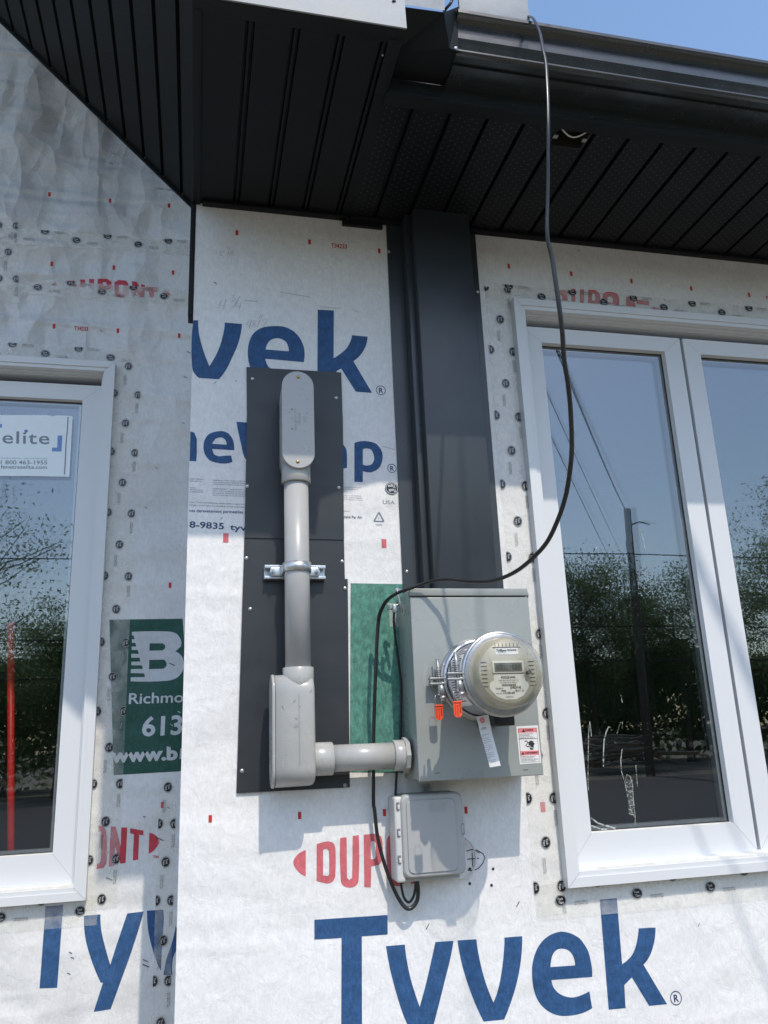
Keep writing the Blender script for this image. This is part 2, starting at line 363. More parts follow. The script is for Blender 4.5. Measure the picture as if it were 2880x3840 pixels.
def glyphs(st, bold, shear, spacing):
    k = (st, bold, shear, spacing)
    if k in _G: return _G[k]
    cu = bpy.data.curves.new('t', 'FONT'); cu.body = st; cu.size = 1; cu.offset = bold; cu.shear = shear
    cu.space_character = spacing; cu.resolution_u = 3
    ob = bpy.data.objects.new('t', cu); C.objects.link(ob); bpy.context.view_layer.update()
    me = bpy.data.meshes.new_from_object(ob.evaluated_get(bpy.context.evaluated_depsgraph_get()))
    vs = [(v.co.x, v.co.y) for v in me.vertices]; x0 = min(v[0] for v in vs); W = max(v[0] for v in vs)-x0
    vs = [(x-x0, y) for x, y in vs]; fs = [tuple(f.vertices) for f in me.polygons]
    bpy.data.objects.remove(ob); bpy.data.meshes.remove(me)
    _G[k] = (vs, fs, W); return _G[k]
def tag(o, label=None, cat=None, group=None, kind=None):
    if label: o['label'] = label
    if cat: o['category'] = cat
    if group: o['group'] = group
    if kind: o['kind'] = kind
    return o
def thing(name, label, cat, loc=(0, 0, 0), group=None):
    o = bpy.data.objects.new(name, None); C.objects.link(o); o.location = loc; o.empty_display_size = .05
    return tag(o, label, cat, group)
def T3(mb, z, st, bl, br, tl, Y, m, **k):
    """text laid on wall plane Y through baseline-left, baseline-right, cap-top-left points"""
    a = P(z, *bl, Y); b = P(z, *br, Y); c = P(z, *tl, Y); mb.text(st, a, b-a, c-a, m, **k)
def reg_mark(mb, z, c, r, Y, m):
    p = P(z, *c, Y); q = P(z, c[0]+r, c[1], Y); R = (q-p).length
    N_ = 28; ring = lambda rr: [(p.x+rr*math.cos(2*math.pi*k/N_), p.z+rr*math.sin(2*math.pi*k/N_)) for k in range(N_)]
    mb.poly(ring(R), Y, m, [ring(R*.86)])
    mb.text('R', p+Vector((-R*.38, 0, -R*.50)), (R*.85, 0, 0), (0, 0, R*1.0), m, bold=.03)
# ================================================================ SETTING
g = MB()
g.box(-900, 900, -1200, 300, GZ-.5, GZ, mat('packed_earth', (.19, .165, .12), .9, 0, .22, .8, .3, 8))
tag(g.build('ground'), kind='structure')
g = MB(); g.box(-900, 900, -23.2, -9.0, GZ+.004, GZ+.03, mat('asphalt', (.05, .05, .052), .85, 0, .15, 2))
tag(g.build('road'), kind='structure')
# ================================================================ HOUSE
house = thing('house', 'new house wrapped in white printed building wrap with charcoal soffits, gutter and white windows', 'house', (0, 0, GZ))
HT = 1.467
RW = dict(x0=.885, x1=2.15, z0=-.3616, z1=1.236)       # right window outer frame
RC = 0.6                                               # recess depth of left wall
LWn = dict(x0=-1.35, x1=-.2845, z0=-.395, z1=1.2408)
w_ = MB()
def wall_with_hole(mb, X0, X1, Z0, Z1, h, y, m):
    mb.poly([(X0, Z0), (X1, Z0), (X1, Z1), (X0, Z1)], y, m, [[(h['x0']+.02, h['z0']+.02), (h['x1']-.02, h['z0']+.02), (h['x1']-.02, h['z1']-.02), (h['x0']+.02, h['z1']-.02)]])
XL = -.0285
wall_with_hole(w_, XL, 4.0, GZ, HT+.3, RW, 0, m_wrap)
w_.face([(XL, 0, GZ), (XL, 0, HT+.3), (XL, RC, HT+.3), (XL, RC, GZ)], m_wrap)
fw = w_.build('front_wall', house); fw['label'] = 'front wall of white house wrap with blue and red print'
w_ = MB(); 
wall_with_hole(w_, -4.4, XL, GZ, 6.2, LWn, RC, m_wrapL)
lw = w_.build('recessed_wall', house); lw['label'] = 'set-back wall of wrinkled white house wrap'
# ---- lettering on the front wall
E1 = -.0006
t = MB()
def pz(z, pts, m=m_blue, holes=(), Y=E1, mb=None): (mb or t).poly(curve(XZ(z, pts, Y)), Y, m, [curve(XZ(z, h, Y)) for h in holes])
def mix(*a):
    r = []
    for z, pts in a: r += XZ(z, pts, E1)
    return r
T_ = mix(('B7', [(297,1077),(752,1047),(753,1168),(592,1180),(594,2050),(463,2050),(466,1190),(297,1200)])); t.poly(T_, E1, m_blue)
pz('B7', [(743,1241),(860,1231),(872,1330),(895,1440),(925,1540),(952,1618),(990,1480),(1020,1350),(1050,1215),(1163,1208),(1140,1330),(1110,1450),(1080,1570),(1035,1740),(960,1950),(850,1960),(890,1760),(880,1740),(840,1640),(800,1510),(765,1370)])
pz('B7', [(1188,1205),(1305,1198),(1318,1290),(1340,1390),(1370,1490),(1411,1592),(1440,1510),(1462,1400),(1475,1290),(1480,1187),(1590,1179),(1585,1300),(1565,1430),(1530,1560),(1478,1697),(1350,1710),(1290,1580),(1240,1440),(1205,1310)])
pz('B8', [(345,1513),(390,1519),(430,1535),(465,1558),(490,1590),(512,1625),(525,1660),(541,1740),(543,1800),(285,1820),(300,1870),(340,1910),(400,1930),(450,1925),(525,1892),(543,1998),(480,2030),(400,2046),(330,2045),(260,2015),(205,1960),(175,1890),(162,1800),(165,1710),(190,1630),(230,1570),(285,1530)], holes=[[(278,1738),(435,1727),(430,1690),(415,1655),(390,1630),(350,1620),(315,1630),(292,1660),(282,1700)]])
pz('B8', [(592,1310),(700,1300),(705,1370),(733,1720),(790,1670),(815,1620),(830,1560),(838,1492),(945,1487),(940,1560),(920,1640),(895,1690),(868,1722),(1018,1973),(905,1984),(795,1803),(747,1852),(755,1998),(648,2008),(597,1380)])
reg_mark(t, 'B8', (1075,1935), 37, E1, m_navy)
# upper line
t.poly(curve([(XL+.0005, P('Z4',52,910,E1).z)]+mix(('Z4', [(85,910),(90,1000),(110,1090),(140,1180),(168,1250),(200,1200),(235,1130),(262,1050),(277,980),(283,927),(409,938),(400,1010),(375,1100),(335,1190),(290,1280),(238,1347),(90,1337)]))+[(XL+.0005, P('Z4',48,1260,E1).z)]), E1, m_blue)
pz('Z4', [(668,953),(735,962),(795,995),(840,1045),(868,1110),(874,1160),(868,1220),(582,1195),(590,1225),(615,1263),(700,1300),(700,1370),(560,1370),(490,1300),(462,1230),(453,1160),(458,1090),(480,1030),(520,985),(580,960)], holes=[[(585,1127),(757,1140),(752,1105),(735,1070),(700,1048),(665,1043),(625,1055),(598,1085)]])
t.poly(curve(mix(('Z4', [(971,832),(1090,838),(1088,1192),(1150,1150),(1190,1110),(1215,1060),(1225,1021),(1340,1032),(1330,1090),(1300,1150),(1265,1190),(1234,1213)]), ('B2', [(1380,257),(1262,248)]), ('Z4', [(1145,1268),(1112,1285),(1100,1330),(968,1330)]))), E1, m_blue)
reg_mark(t, 'B2', (1443,238), 36, E1, m_navy)
t.poly([(XL+.0005, P('B2',68,535,E1).z)]+mix(('B2', [(95,545),(112,590),(112,700),(108,752)]))+[(XL+.0005, P('B2',68,750,E1).z)], E1, m_blue)
pz('B2', [(285,533),(340,550),(375,600),(383,650),(382,672),(222,662),(235,700),(270,715),(310,712),(360,710),(370,755),(330,767),(270,765),(205,745),(170,700),(160,645),(172,590),(210,550)], holes=[[(222,625),(328,632),(320,600),(300,582),(275,580),(245,590)]])
pz('B2', [(398,466),(480,472),(480,748),(455,720),(430,620),(410,530)])
pz('B2', [(1160,630),(1180,642),(1193,665),(1198,700),(1198,800),(1160,805)])
pz('B2', [(1252,900),(1252,620),(1290,608),(1350,607),(1410,625),(1450,680),(1455,740),(1430,800),(1380,830),(1340,830),(1313,822),(1313,902)], holes=[[(1313,665),(1345,658),(1375,670),(1393,710),(1393,745),(1375,775),(1340,783),(1313,775)]])
reg_mark(t, 'B2', (1523,803), 33, E1, m_navy)
T3(t, 'B2', '8-9835', (58,1230), (308,1243), (60,1185), E1, m_navy, bold=.02)
T3(t, 'B2', 'tyv', (352,1247), (470,1256), (352,1205), E1, m_navy, bold=.02)
T3(t, 'B2', 'nes derevetement permeables a', (58,1118), (470,1130), (58,1096), E1, m_navy, bold=.01)
T3(t, 'B2', 'rane Par Air', (1178,1163), (1308,1168), (1178,1142), E1, m_navy, bold=.01)
for yy, st in ((1052, 'd with TM or R are trademarks, service marks or registered t'), (1072, 'marques commerciales, des marques de service ou des marq')):
    T3(t, 'B2', st, (58,yy), (460,yy+16), (58,yy-11), E1, m_gry)
for yy, st in ((893,'WARNING: DuPont Tyvek HomeWrap'), (907,'other ignition sources. NOTICE: Follow'), (921,'performance of DuPont Tyvek. Use o'), (955,'AVERTISSEMENT : Tyvek HomeWrap'), (970,'tenu a lecart des flammes et dautres s'), (985,'les exigences dinstallation et dentreti'), (1000,'alterer la performance des barrieres de')):
    T3(t, 'B2', st, (228,yy), (462,yy+8), (228,yy-9), E1, m_gry)
for yy, a, b, st in ((882,62,165,'adder stabilizers'),(897,62,145,'them safely by'),(945,62,105,'tion de'),(960,62,155,'iles doivent etre'),(975,62,160,'le CAND-Z11-M81')):
    T3(t, 'B2', st, (a,yy), (b,yy+4), (a,yy-9), E1, m_gry)
for yy, b, st in ((942,1300,'ected from flame and'),(955,1275,'roperties and ensure'),(969,1198,'ers.'),(1003,1305,'ctien 1.4.1.2) et doit etre'),(1018,1312,'Pont, veuillez respecter'),(1032,1312,'ns le systeme mural peut'),(1114,1222,'eserves.')):
    T3(t, 'B2', st, (1176,yy), (b,yy+4), (1176,yy-9), E1, m_gry)
T3(t, 'B2', 'USA', (1457,1060), (1545,1063), (1457,1033), E1, m_gry, bold=.01)
T3(t, 'B2', 'HDPE', (1406,1217), (1452,1219), (1406,1203), E1, m_gry)
T3(t, 'B2', '2', (1423,1171), (1433,1171), (1423,1159), E1, m_gry)
pz('B2', [(1425,1119),(1434,1119),(1469,1183),(1464,1192),(1394,1190),(1390,1181)], m_gry, [[(1429,1131),(1456,1183),(1402,1181)]])
t.build('blue_lettering', fw)
t = MB()
pz('B7', [(243,643),(243,808),(200,780),(170,740),(166,710),(188,675),(215,655)], m_red)
pz('B7', [(311,606),(370,590),(400,592),(418,605),(428,640),(427,800),(415,835),(385,850),(350,846),(311,835)], m_red, [[(351,640),(375,635),(387,650),(388,790),(380,805),(351,800)]])
pz('B7', [(457,568),(497,563),(500,815),(515,830),(532,815),(535,555),(573,550),(572,830),(555,865),(520,877),(480,868),(462,835)], m_red)
pz('B7', [(604,547),(690,540),(712,560),(720,600),(720,690),(700,735),(650,745),(648,875),(607,873)], m_red, [[(648,590),(670,588),(680,600),(680,690),(668,700),(648,700)]])
pz('B7', [(745,600),(755,560),(790,540),(830,540),(855,560),(870,600),(870,800),(855,850),(820,868),(780,860),(755,830)], m_red, [[(800,600),(815,590),(828,600),(828,790),(812,805),(800,790)]])
pz('B7', [(895,560),(940,560),(950,850),(898,853)], m_red); pz('B7', [(975,560),(1010,560),(1000,822),(975,833)], m_red)
D6 = [([(170,170),(215,160),(240,185),(245,240),(205,240),(203,205),(190,198),(165,205)], []),
 ([(268,155),(298,157),(297,248),(270,245)], []), ([(328,160),(360,162),(357,255),(330,252)], []),
 ([(388,163),(440,165),(468,190),(475,225),(470,262),(385,256)], [[(415,195),(430,195),(438,215),(435,240),(414,238)]]),
 ([(490,195),(520,178),(560,180),(590,190),(605,215),(605,272),(490,262)], [[(525,215),(550,212),(562,225),(560,255),(524,250)]]),
 ([(655,210),(692,213),(722,262),(722,285),(655,277)], []), ([(727,232),(820,243),(818,275),(727,262)], []), ([(842,280),(905,300),(845,302)], [])]
for a, h in D6: pz('Z6', a, m_red, h)
t.build('red_lettering', fw)
t = MB(); 
pz('B3', [(1070,205),(1640,214),(1640,1880),(1062,1873)], m_green)
t.build('green_print_patch', fw)
# red nailing ticks
def ticks(name, par, Y, lst, s=1):
    k = MB()
    for z, x, y in lst:
        p = P(z, x, y, Y); k.poly([(p.x-.0038*s, p.z-.008*s), (p.x+.0038*s, p.z-.008*s), (p.x+.0038*s, p.z+.008*s), (p.x-.0038*s, p.z+.008*s)], Y, m_tick)
    return k
k = ticks('t', fw, E1, [('B6',1453,130),('B7',205,428),('B7',733,410),('B7',1240,395),('Z4',372,262),('Z4',910,330),('Z4',1426,396),('Z5',1003,470),('Z5',1466,526),('O',1364,607),('O',1493,623),('O',1618,637)])
T3(k, 'Z4', 'T34233', (1069,371), (1186,380), (1071,340), E1, m_tick, bold=.02); T3(k, 'Z6', 'T34233', (1637,228), (1760,245), (1639,207), E1, m_tick, bold=.02)
k.build('red_tick_marks', fw)
k = MB()
for z, x, y in [('B2',322,1306),('B2',1466,1347),('B8',230,722)]:
    p = P(z, x, y, E1); k.poly([(p.x-.0065, p.z-.012), (p.x+.0065, p.z-.012), (p.x+.0065, p.z+.012), (p.x-.0065, p.z+.012)], E1, m_red)
k.build('faded_tick_marks', fw)
# pencil numbers and pen cross
k = MB()
def rib(z, pts, wd, m, Y=E1): k.ribbon(XZ(z, pts, Y), wd, Y, m)
for pts in [[(215,388),(222,408),(224,420)],[(240,412),(262,398),(280,394),(262,415),(245,432)],[(296,362),(302,370),(298,378)],[(322,362),(312,395),(300,425)],[(350,405),(335,400),(322,410),(345,428),(325,434),(318,424),(345,410)],
            [(262,762),(240,800),(282,803)],[(290,755),(272,832)],[(330,725),(355,722),(340,742),(362,748),(350,768),(335,770)],[(398,728),(345,815)],[(372,768),(362,805),(400,808)],[(402,780),(388,832)],
            [(465,905),(445,945),(475,948)],[(482,905),(462,972)],[(515,920),(498,912),(490,925),(510,950),(498,968),(486,955),(510,925)],[(548,868),(538,895)],[(562,870),(520,962)],[(560,915),(585,900),(598,905),(585,930),(560,958),(600,960)]]:
    rib('Z4', pts, .0012, m_pencil)
rib('Z4', [(200,626),(212,632),(222,645)], .0022, m_pen)
k.build('pencil_numbers', fw)
k = MB()
rib('B7', [(1242,650),(1275,640),(1310,645),(1345,665),(1358,690),(1345,725),(1320,755),(1285,772),(1250,768)], .0022, m_pen)
rib('B7', [(1278,660),(1280,700),(1282,745)], .0022, m_pen); rib('B7', [(1248,700),(1290,697),(1322,694)], .0022, m_pen); rib('B7', [(1290,645),(1325,662)], .0018, m_pen)
k.build('pen_cross_mark', fw)
k = MB()
for x, y in [(1264,760),(1264,852),(1409,760),(1399,862)]:
    p = P('B7', x, y, E1); k.lathe((p.x, E1, p.z), [(0, .0005), (.0032, .0005), (.0036, 0)], m_pen, 10)
for x, y in [(1563,980),(1002,1118)]:
    a = P('B7', x, y, E1); k.ribbon([(a.x-.004, a.z-.006), (a.x+.004, a.z+.006)], .0016, E1, m_pen)
for z, x, y, s in [('Z5',1520,355,1),('B2',245,182,.7),('B2',395,170,.5),('B2',290,1165,.6),('B2',280,1215,.6),('B8',70,1340,.8),('B8',1220,1470,.7)]:
    a = P(z, x, y, E1); k.ribbon([(a.x-.004*s, a.z-.005*s), (a.x, a.z), (a.x+.005*s, a.z+.004*s)], .0012, E1, m_pen)
rib('B2', [(1455,643),(1500,655),(1545,668)], .0014, m_pencil)
for a, b in [((690,700),(915,738)),((985,810),(1140,822)),((1225,825),(1275,850)),((430,762),(525,770))]: rib('Z4', [a, ((a[0]+b[0])/2, (a[1]+b[1])/2+2), b], .0016, m_pencil)
k.build('holes_and_scuffs', fw)
# ---- lettering on the recessed wall
E6 = RC-.0006
t = MB()
def p6(z, pts, m=m_blueL, holes=()): t.poly(curve(XZ(z, pts, E6)), E6, m, [curve(XZ(z, h, E6)) for h in holes])
p6('B6', [(315,735),(437,725),(395,1298),(273,1302)])
p6('B6', [(580,800),(694,790),(700,900),(725,1010),(762,1140),(800,1020),(840,900),(880,784),(993,770),(950,920),(890,1100),(830,1265),(765,1445),(647,1465),(712,1262),(695,1262),(640,1130),(600,1000),(583,900)])
p6('B6', [(1015,765),(1127,757),(1132,830),(1120,1000),(1112,1180),(1080,1110),(1040,980),(1022,880)])
p6('B6', [(1215,870),(1235,1000),(1196,1090),(1192,1208),(1130,1210),(1150,1100),(1190,980)])
t.build('blue_lettering', lw)
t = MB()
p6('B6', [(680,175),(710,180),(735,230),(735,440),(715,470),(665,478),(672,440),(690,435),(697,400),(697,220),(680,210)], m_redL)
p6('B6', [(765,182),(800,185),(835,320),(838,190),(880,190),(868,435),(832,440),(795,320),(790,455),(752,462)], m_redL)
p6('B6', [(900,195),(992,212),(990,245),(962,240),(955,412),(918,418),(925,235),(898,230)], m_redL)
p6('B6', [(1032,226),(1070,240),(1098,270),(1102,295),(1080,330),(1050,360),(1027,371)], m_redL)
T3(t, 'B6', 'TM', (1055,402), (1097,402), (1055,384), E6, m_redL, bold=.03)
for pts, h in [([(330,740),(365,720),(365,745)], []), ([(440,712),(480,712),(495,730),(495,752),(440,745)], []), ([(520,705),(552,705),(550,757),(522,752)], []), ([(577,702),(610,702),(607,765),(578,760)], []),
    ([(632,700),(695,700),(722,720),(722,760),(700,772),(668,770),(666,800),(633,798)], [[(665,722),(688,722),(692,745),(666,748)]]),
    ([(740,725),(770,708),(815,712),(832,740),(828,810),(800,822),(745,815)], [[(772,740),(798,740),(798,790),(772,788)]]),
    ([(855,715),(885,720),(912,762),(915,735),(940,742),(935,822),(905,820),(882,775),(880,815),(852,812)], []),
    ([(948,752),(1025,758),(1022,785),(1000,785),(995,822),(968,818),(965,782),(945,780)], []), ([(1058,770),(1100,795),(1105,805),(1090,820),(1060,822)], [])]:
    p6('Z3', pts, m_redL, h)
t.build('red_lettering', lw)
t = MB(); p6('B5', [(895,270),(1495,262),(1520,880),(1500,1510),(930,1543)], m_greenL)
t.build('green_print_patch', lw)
E7 = RC-.0012
t = MB(); t.poly(curve(XZ('B5', [(1080,370),(1390,368),(1450,390),(1482,440),(1480,490),(1435,530),(1480,560),(1503,610),(1500,680),(1450,745),(1370,770),(1070,775),(1070,742),(1188,740),(1180,710),(1070,707),(1072,675),(1170,673),(1162,645),(1075,643),(1075,615),(1150,612),(1142,582),(1075,582),(1075,550),(1137,550),(1127,518),(1078,518),(1078,490),(1115,490),(1108,460),(1080,460),(1080,430),(1102,430),(1095,400),(1080,400)], E7)), E7, m_whiteL,
   [XZ('B5', [(1225,465),(1330,463),(1353,480),(1352,505),(1330,522),(1222,524)], E7), XZ('B5', [(1222,600),(1345,597),(1365,625),(1362,650),(1340,672),(1220,675)], E7)])
T3(t, 'B5', 'Richmo', (1053,960), (1500,945), (1058,872), E7, m_whiteL, bold=.012)
T3(t, 'B5', '613', (1160,1222), (1490,1205), (1168,1068), E7, m_whiteL, bold=.025)
T3(t, 'B5', 'www.b', (902,1436), (1455,1412), (905,1330), E7, m_whiteL, bold=.045)
p = P('B5', 1470, 1412, E7); t.poly([(p.x, p.z), (p.x+.006, p.z), (p.x+.007, p.z+.03), (p.x+.001, p.z+.03)], E7, m_whiteL)
t.build('white_lettering', lw)
k = ticks('t', lw, E6, [('Z3',320,153),('Z3',713,194),('Z3',1095,226),('Z3',336,604),('Z3',738,628),('Z3',1121,660),('Z3',350,1008),('Z3',764,1037),('Z3',1161,1069),('B5',1392,-12),('B5',1328,1786)], 1.1)
T3(k, 'Z3', 'T34233', (480,1033), (571,1038), (481,1008), E6, m_tick, bold=.02)
k.build('red_tick_marks', lw)
k = MB()
T3(k, 'Z3', 'CCMC 12808-R', (1010,118), (1145,135), (1011,108), E6, m_gry, bold=.01)
for z, x, y, a in [('Z3',655,1037,2),('Z3',950,907,1),('B1',1545,45,3),('B1',1520,250,3),('B1',1280,993,2),('B1',1195,1318,2),('B1',1500,625,2),('B1',1483,1470,1),('B1',1466,1625,1),('Z1',480,705,3),('Z1',495,665,3),('B5',1180,1885,1),('B5',1380,1810,2),('B6',1105,270,5),('B6',755,545,4),('B6',1005,1110,3),('B6',1008,1145,4),('B5',1408,635,4),('B5',1378,1305,3),('B6',487,1055,2),('B6',500,1090,2),('B6',475,1200,2),('B6',997,115,1.5)]:
    p = P(z, x, y, E6-.001); d = .0022*a; k.ribbon([(p.x-d, p.z+d*.45), (p.x, p.z), (p.x+d, p.z-d*.5)], .0009+.0004*a, E6-.001, m_pen)
for z, pts in [('B5', [(985,1160),(992,1130),(1003,1115)]), ('B5', [(1455,1020),(1478,1033)]), ('B5', [(1395,1125),(1415,1140)])]:
    k.ribbon(XZ(z, pts, E7), .0018, E7-.0008, m_whiteL)
k.build('staples_and_scuffs', lw)
# ---- soffits
def groove_panels(mb, xs0, pitch, n, y0, y1, z, m, wd, dp, X0, X1):
    """sheet in plane z with channels pressed upward, running along y"""
    i = mb.mi(m); uv = mb.bm.loops.layers.uv.verify()
    prof = [(X0, 0)]
    for k in range(n):
        x = xs0+pitch*k
        if x-wd/2 <= X0 or x+wd/2 >= X1: continue
        prof += [(x-wd/2, 0), (x-wd*.38, dp), (x+wd*.38, dp), (x+wd/2, 0)]
    prof.append((X1, 0))
    return prof
def sweep(mb, prof, y0, y1, fn, m, x_ref):
    i = mb.mi(m); uv = mb.bm.loops.layers.uv.verify()
    for (xa, da), (xb, db) in zip(prof, prof[1:]):
        vs = [mb.bm.verts.new(fn(xa, y0, da)), mb.bm.verts.new(fn(xb, y0, db)), mb.bm.verts.new(fn(xb, y1, db)), mb.bm.verts.new(fn(xa, y1, da))]
        f = mb.bm.faces.new(vs); f.material_index = i; flat = da == 0 and db == 0
        for l, (u, v) in zip(f.loops, ((xa, y0), (xb, y0), (xb, y1), (xa, y1))):
            l[uv].uv = ((u-x_ref), v) if flat else (.0001, .0001)
flatf = lambda x, y, d: (x, y, HT+d)
s = MB(); pr = [(-.03, 0)]
for k_ in range(4):
    for dx_ in (-.0065, .0065):
        x_ = .0812+.0965*k_+dx_; pr += [(x_-.0035, 0), (x_-.0022, .012), (x_+.0022, .012), (x_+.0035, 0)]
pr.append((.405, 0))
# double ribs of the solid panels: a raised line either side of each joint
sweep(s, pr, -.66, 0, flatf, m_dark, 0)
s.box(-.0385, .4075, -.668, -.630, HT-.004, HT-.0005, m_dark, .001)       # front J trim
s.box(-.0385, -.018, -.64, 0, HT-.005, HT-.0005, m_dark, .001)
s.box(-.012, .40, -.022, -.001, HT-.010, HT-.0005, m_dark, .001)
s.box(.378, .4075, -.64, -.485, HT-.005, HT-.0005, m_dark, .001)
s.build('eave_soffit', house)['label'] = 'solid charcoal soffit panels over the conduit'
s = MB(); pr = groove_panels(s, .4786, .0965, 26, 0, 0, HT, m_perf, .011, .014, .405, 2.9)
hx0, hx1, hy0, hy1 = .8586, .9507, -.457, -.391
# split the sheet round the junction box opening
def sub(prof, a, b):
    out = []
    for (x, d) in prof:
        if a < x < b: out.append((x, d))
    return [(a, 0)]+out+[(b, 0)]
sweep(s, sub(pr, .405, hx0), -.492, 0, flatf, m_perf, .4786+.009); sweep(s, sub(pr, hx1, 2.9), -.492, 0, flatf, m_perf, .4786+.009)
sweep(s, sub(pr, hx0, hx1), -.492, hy0, flatf, m_perf, .4786+.009); sweep(s, sub(pr, hx0, hx1), hy1, 0, flatf, m_perf, .4786+.009)
s.box(.405, 2.9, -.4985, -.455, HT-.007, HT-.0005, m_dark, .0015)
s.box(.405, 2.9, -.4985, -.4925, HT-.0115, HT-.0075, m_dark)
s.box(.405, 2.9, -.022, -.001, HT-.010, HT-.0005, m_dark, .001)
s.build('perforated_soffit', house)['label'] = 'perforated charcoal soffit panels over the right window'
jb = MB()   # junction box sunk in the soffit
m_jb = mat('dull_grey_box_steel', (.045, .043, .040), .5, .3, .2, 60); jb.box(hx0, hx1, hy0, hy1, HT+.0455, HT+.047, m_jb)
for a in ((hx0, hx0+.0015, hy0, hy1), (hx1-.0015, hx1, hy0, hy1), (hx0, hx1, hy0, hy0+.0015), (hx0, hx1, hy1-.0015, hy1)): jb.box(*a, HT-.002, HT+.046, m_jb)
j = thing('junction_box', 'open metal junction box with a loose white wire, sunk in the perforated soffit', 'electrical box', (.905, -.424, HT))
jb.build('metal_shell', j)
jb = MB(); jb.box(hx0, hx0+.012, -.430, -.418, HT-.003, HT-.001, m_zinc); jb.box(hx1-.012, hx1, -.430, -.418, HT-.003, HT-.001, m_zinc); jb.build('mounting_ear', j)
jb = MB(); jb.tube([(hx0+.012+.07*q/12, -.448+.012*math.sin(math.pi*q/12), HT+.004-.012*math.sin(math.pi*q/12)) for q in range(13)], .0022, m_ins, 6); jb.build('white_wire', j)
# gable soffit: plane rising to the left over the recessed wall
SL = 1.006; K0 = 1.889-1.006*.0495; nn = Vector((SL, 0, 1)).normalized()
fn = lambda x, y, d: (x+nn.x*d, y, K0-SL*x+nn.z*d)
s = MB(); pr = groove_panels(s, -.0897-.0682*60, .0682, 62, 0, 0, 0, m_perfd, .012, .011, -4.2, -.032)
sweep(s, pr, -.66, RC, fn, m_perfd, -.0897+.009)
s.face([(-4.2, RC-.012, K0-SL*-4.2-.001), (-.03, RC-.012, K0-SL*-.03-.001), (-.03, RC-.012, K0-SL*-.03-.014), (-4.2, RC-.012, K0-SL*-4.2-.014)], m_dark)
s.face([(-4.2, RC-.012, K0-SL*-4.2-.014), (-.03, RC-.012, K0-SL*-.03-.014), (-.03, RC-.001, K0-SL*-.03-.014), (-4.2, RC-.001, K0-SL*-4.2-.014)], m_dark)
s.build('gable_soffit', house)['label'] = 'sloping perforated charcoal soffit over the set-back wall'
s = MB()  # rake fascia and roof shell of the gable
s.face([(-4.2, -.662, K0+SL*4.2-.02), (-.04, -.662, K0+SL*.04-.02), (-.04, -.662, K0+SL*.04+.2), (-4.2, -.662, K0+SL*4.2+.2)], m_bare)
s.face([(-4.2, -.662, K0+SL*4.2+.2), (-.04, -.662, K0+SL*.04+.2), (-.04, RC+2, K0+SL*.04+.2), (-4.2, RC+2, K0+SL*4.2+.2)], m_dark)
s.build('gable_fascia', house)
s = MB(); s.box(-.0385, -.0295, -.66, .0, HT, 2.2, m_dark); s.box(-.043, -.0295, -.0025, .05, P('S',724,1180,0).z, HT, m_dark, .001)
s.build('corner_trim', house)
# upper fascia of the left box, bare metal with protective film
s = MB(); s.poly([(-.0405, HT-.002), (.4095, HT-.002), (.395, 2.2), (-.0405, 2.2)], -.672, m_bare, th=.004)
s.build('fascia_cladding', house)['label'] = 'bare silvery fascia sheet above the solid soffit'
s = MB()
s.box(.405, 2.9, -.4915, -.486, HT-.004, 1.515, m_darkg)                     # fascia board right
a = P('TS', 262, 325, -.655); b = P('TS', 140, 690, -.50)
s.box(.395, .4035, -.655, -.50, HT-.0045, HT+.25, m_dark)
s.build('eave_fascia', house)
s = MB()  # return piece between box and gutter
f1 = P('TS', 296, 57, -.655); f2 = P('TS', 590, 95, -.640)
s.face([(.4045, -.492, 1.5065), (.56, -.492, 1.5065), (.56, -.594, 1.5065), (.53, -.600, 1.5065), (.4045, -.560, 1.5065)], m_dark)
s.face([(.4045, -.560, 1.5065), (.53, -.600, 1.5065), (f2.x, -.640, f2.z), (.4045, -.655, f1.z)], m_dark)
s.face([(.53, -.600, 1.5065), (.552, -.594, 1.5065), (.556, -.610, 1.62), (f2.x, -.640, f2.z)], m_dark)
s.face([(.4045, -.662, f1.z-.001), (f2.x, -.646, f2.z-.001), (f2.x+.02, -.646, 1.90), (.4045, -.662, 1.90)], m_bare)
s.face([(f2.x, -.646, f2.z-.001), (f2.x+.012, -.60, 1.60), (f2.x+.03, -.60, 1.90), (f2.x+.02, -.646, 1.90)], m_darkg)
s.build('corner_return', house)
gp = [(-.4925, 1.508), (-.583, 1.5055), (-.590, 1.5065), (-.5945, 1.5095), (-.5945, 1.5135), (-.5885, 1.5165), (-.5865, 1.521), (-.592, 1.533), (-.5975, 1.543), (-.598, 1.556), (-.598, 1.576), (-.601, 1.581), (-.611, 1.586), (-.6195, 1.588), (-.622, 1.591), (-.622, 1.599), (-.619, 1.603), (-.612, 1.603), (-.609, 1.599)]
s = MB(); s.prism(gp, .55, 2.9, m_darkg, closed=False, smooth=False)
s.face([(.5502, y, z) for y, z in gp], m_darkg)
s.build('gutter', house)['label'] = 'charcoal gutter along the right eave'
s = MB(); s.box(.55, 2.9, -.56, -.49, 1.50, 1.5045, m_darkg); s.box(.56, .735, -.604, -.598, 1.604, 1.80, m_bare, .001)
s.build('film_covered_sheet', house)['label'] = 'bare silvery sheet standing above the left end of the gutter'
s = MB()   # solder and screws at gutter end
for z_, x, y, r in [('TS',625,322,.0025),('TS',190,215,.002),('TS',112,432,.002)]:
    p = P(z_, x, y, -.599); s.lathe(tuple(p), [(0, .004), (r, .003), (r*1.2, 0)], m_zinc, 10)
s.box(.522, .552, -.5975, -.56, 1.5085, 1.520, m_steel, .004)
s.tube([P('TS',655,0,-.63), P('TS',640,30,-.63), P('TS',600,75,-.62), P('TS',590,130,-.61), P('TS',555,230,-.60), P('TS',500,300,-.60)], .0035, m_rub, 8)
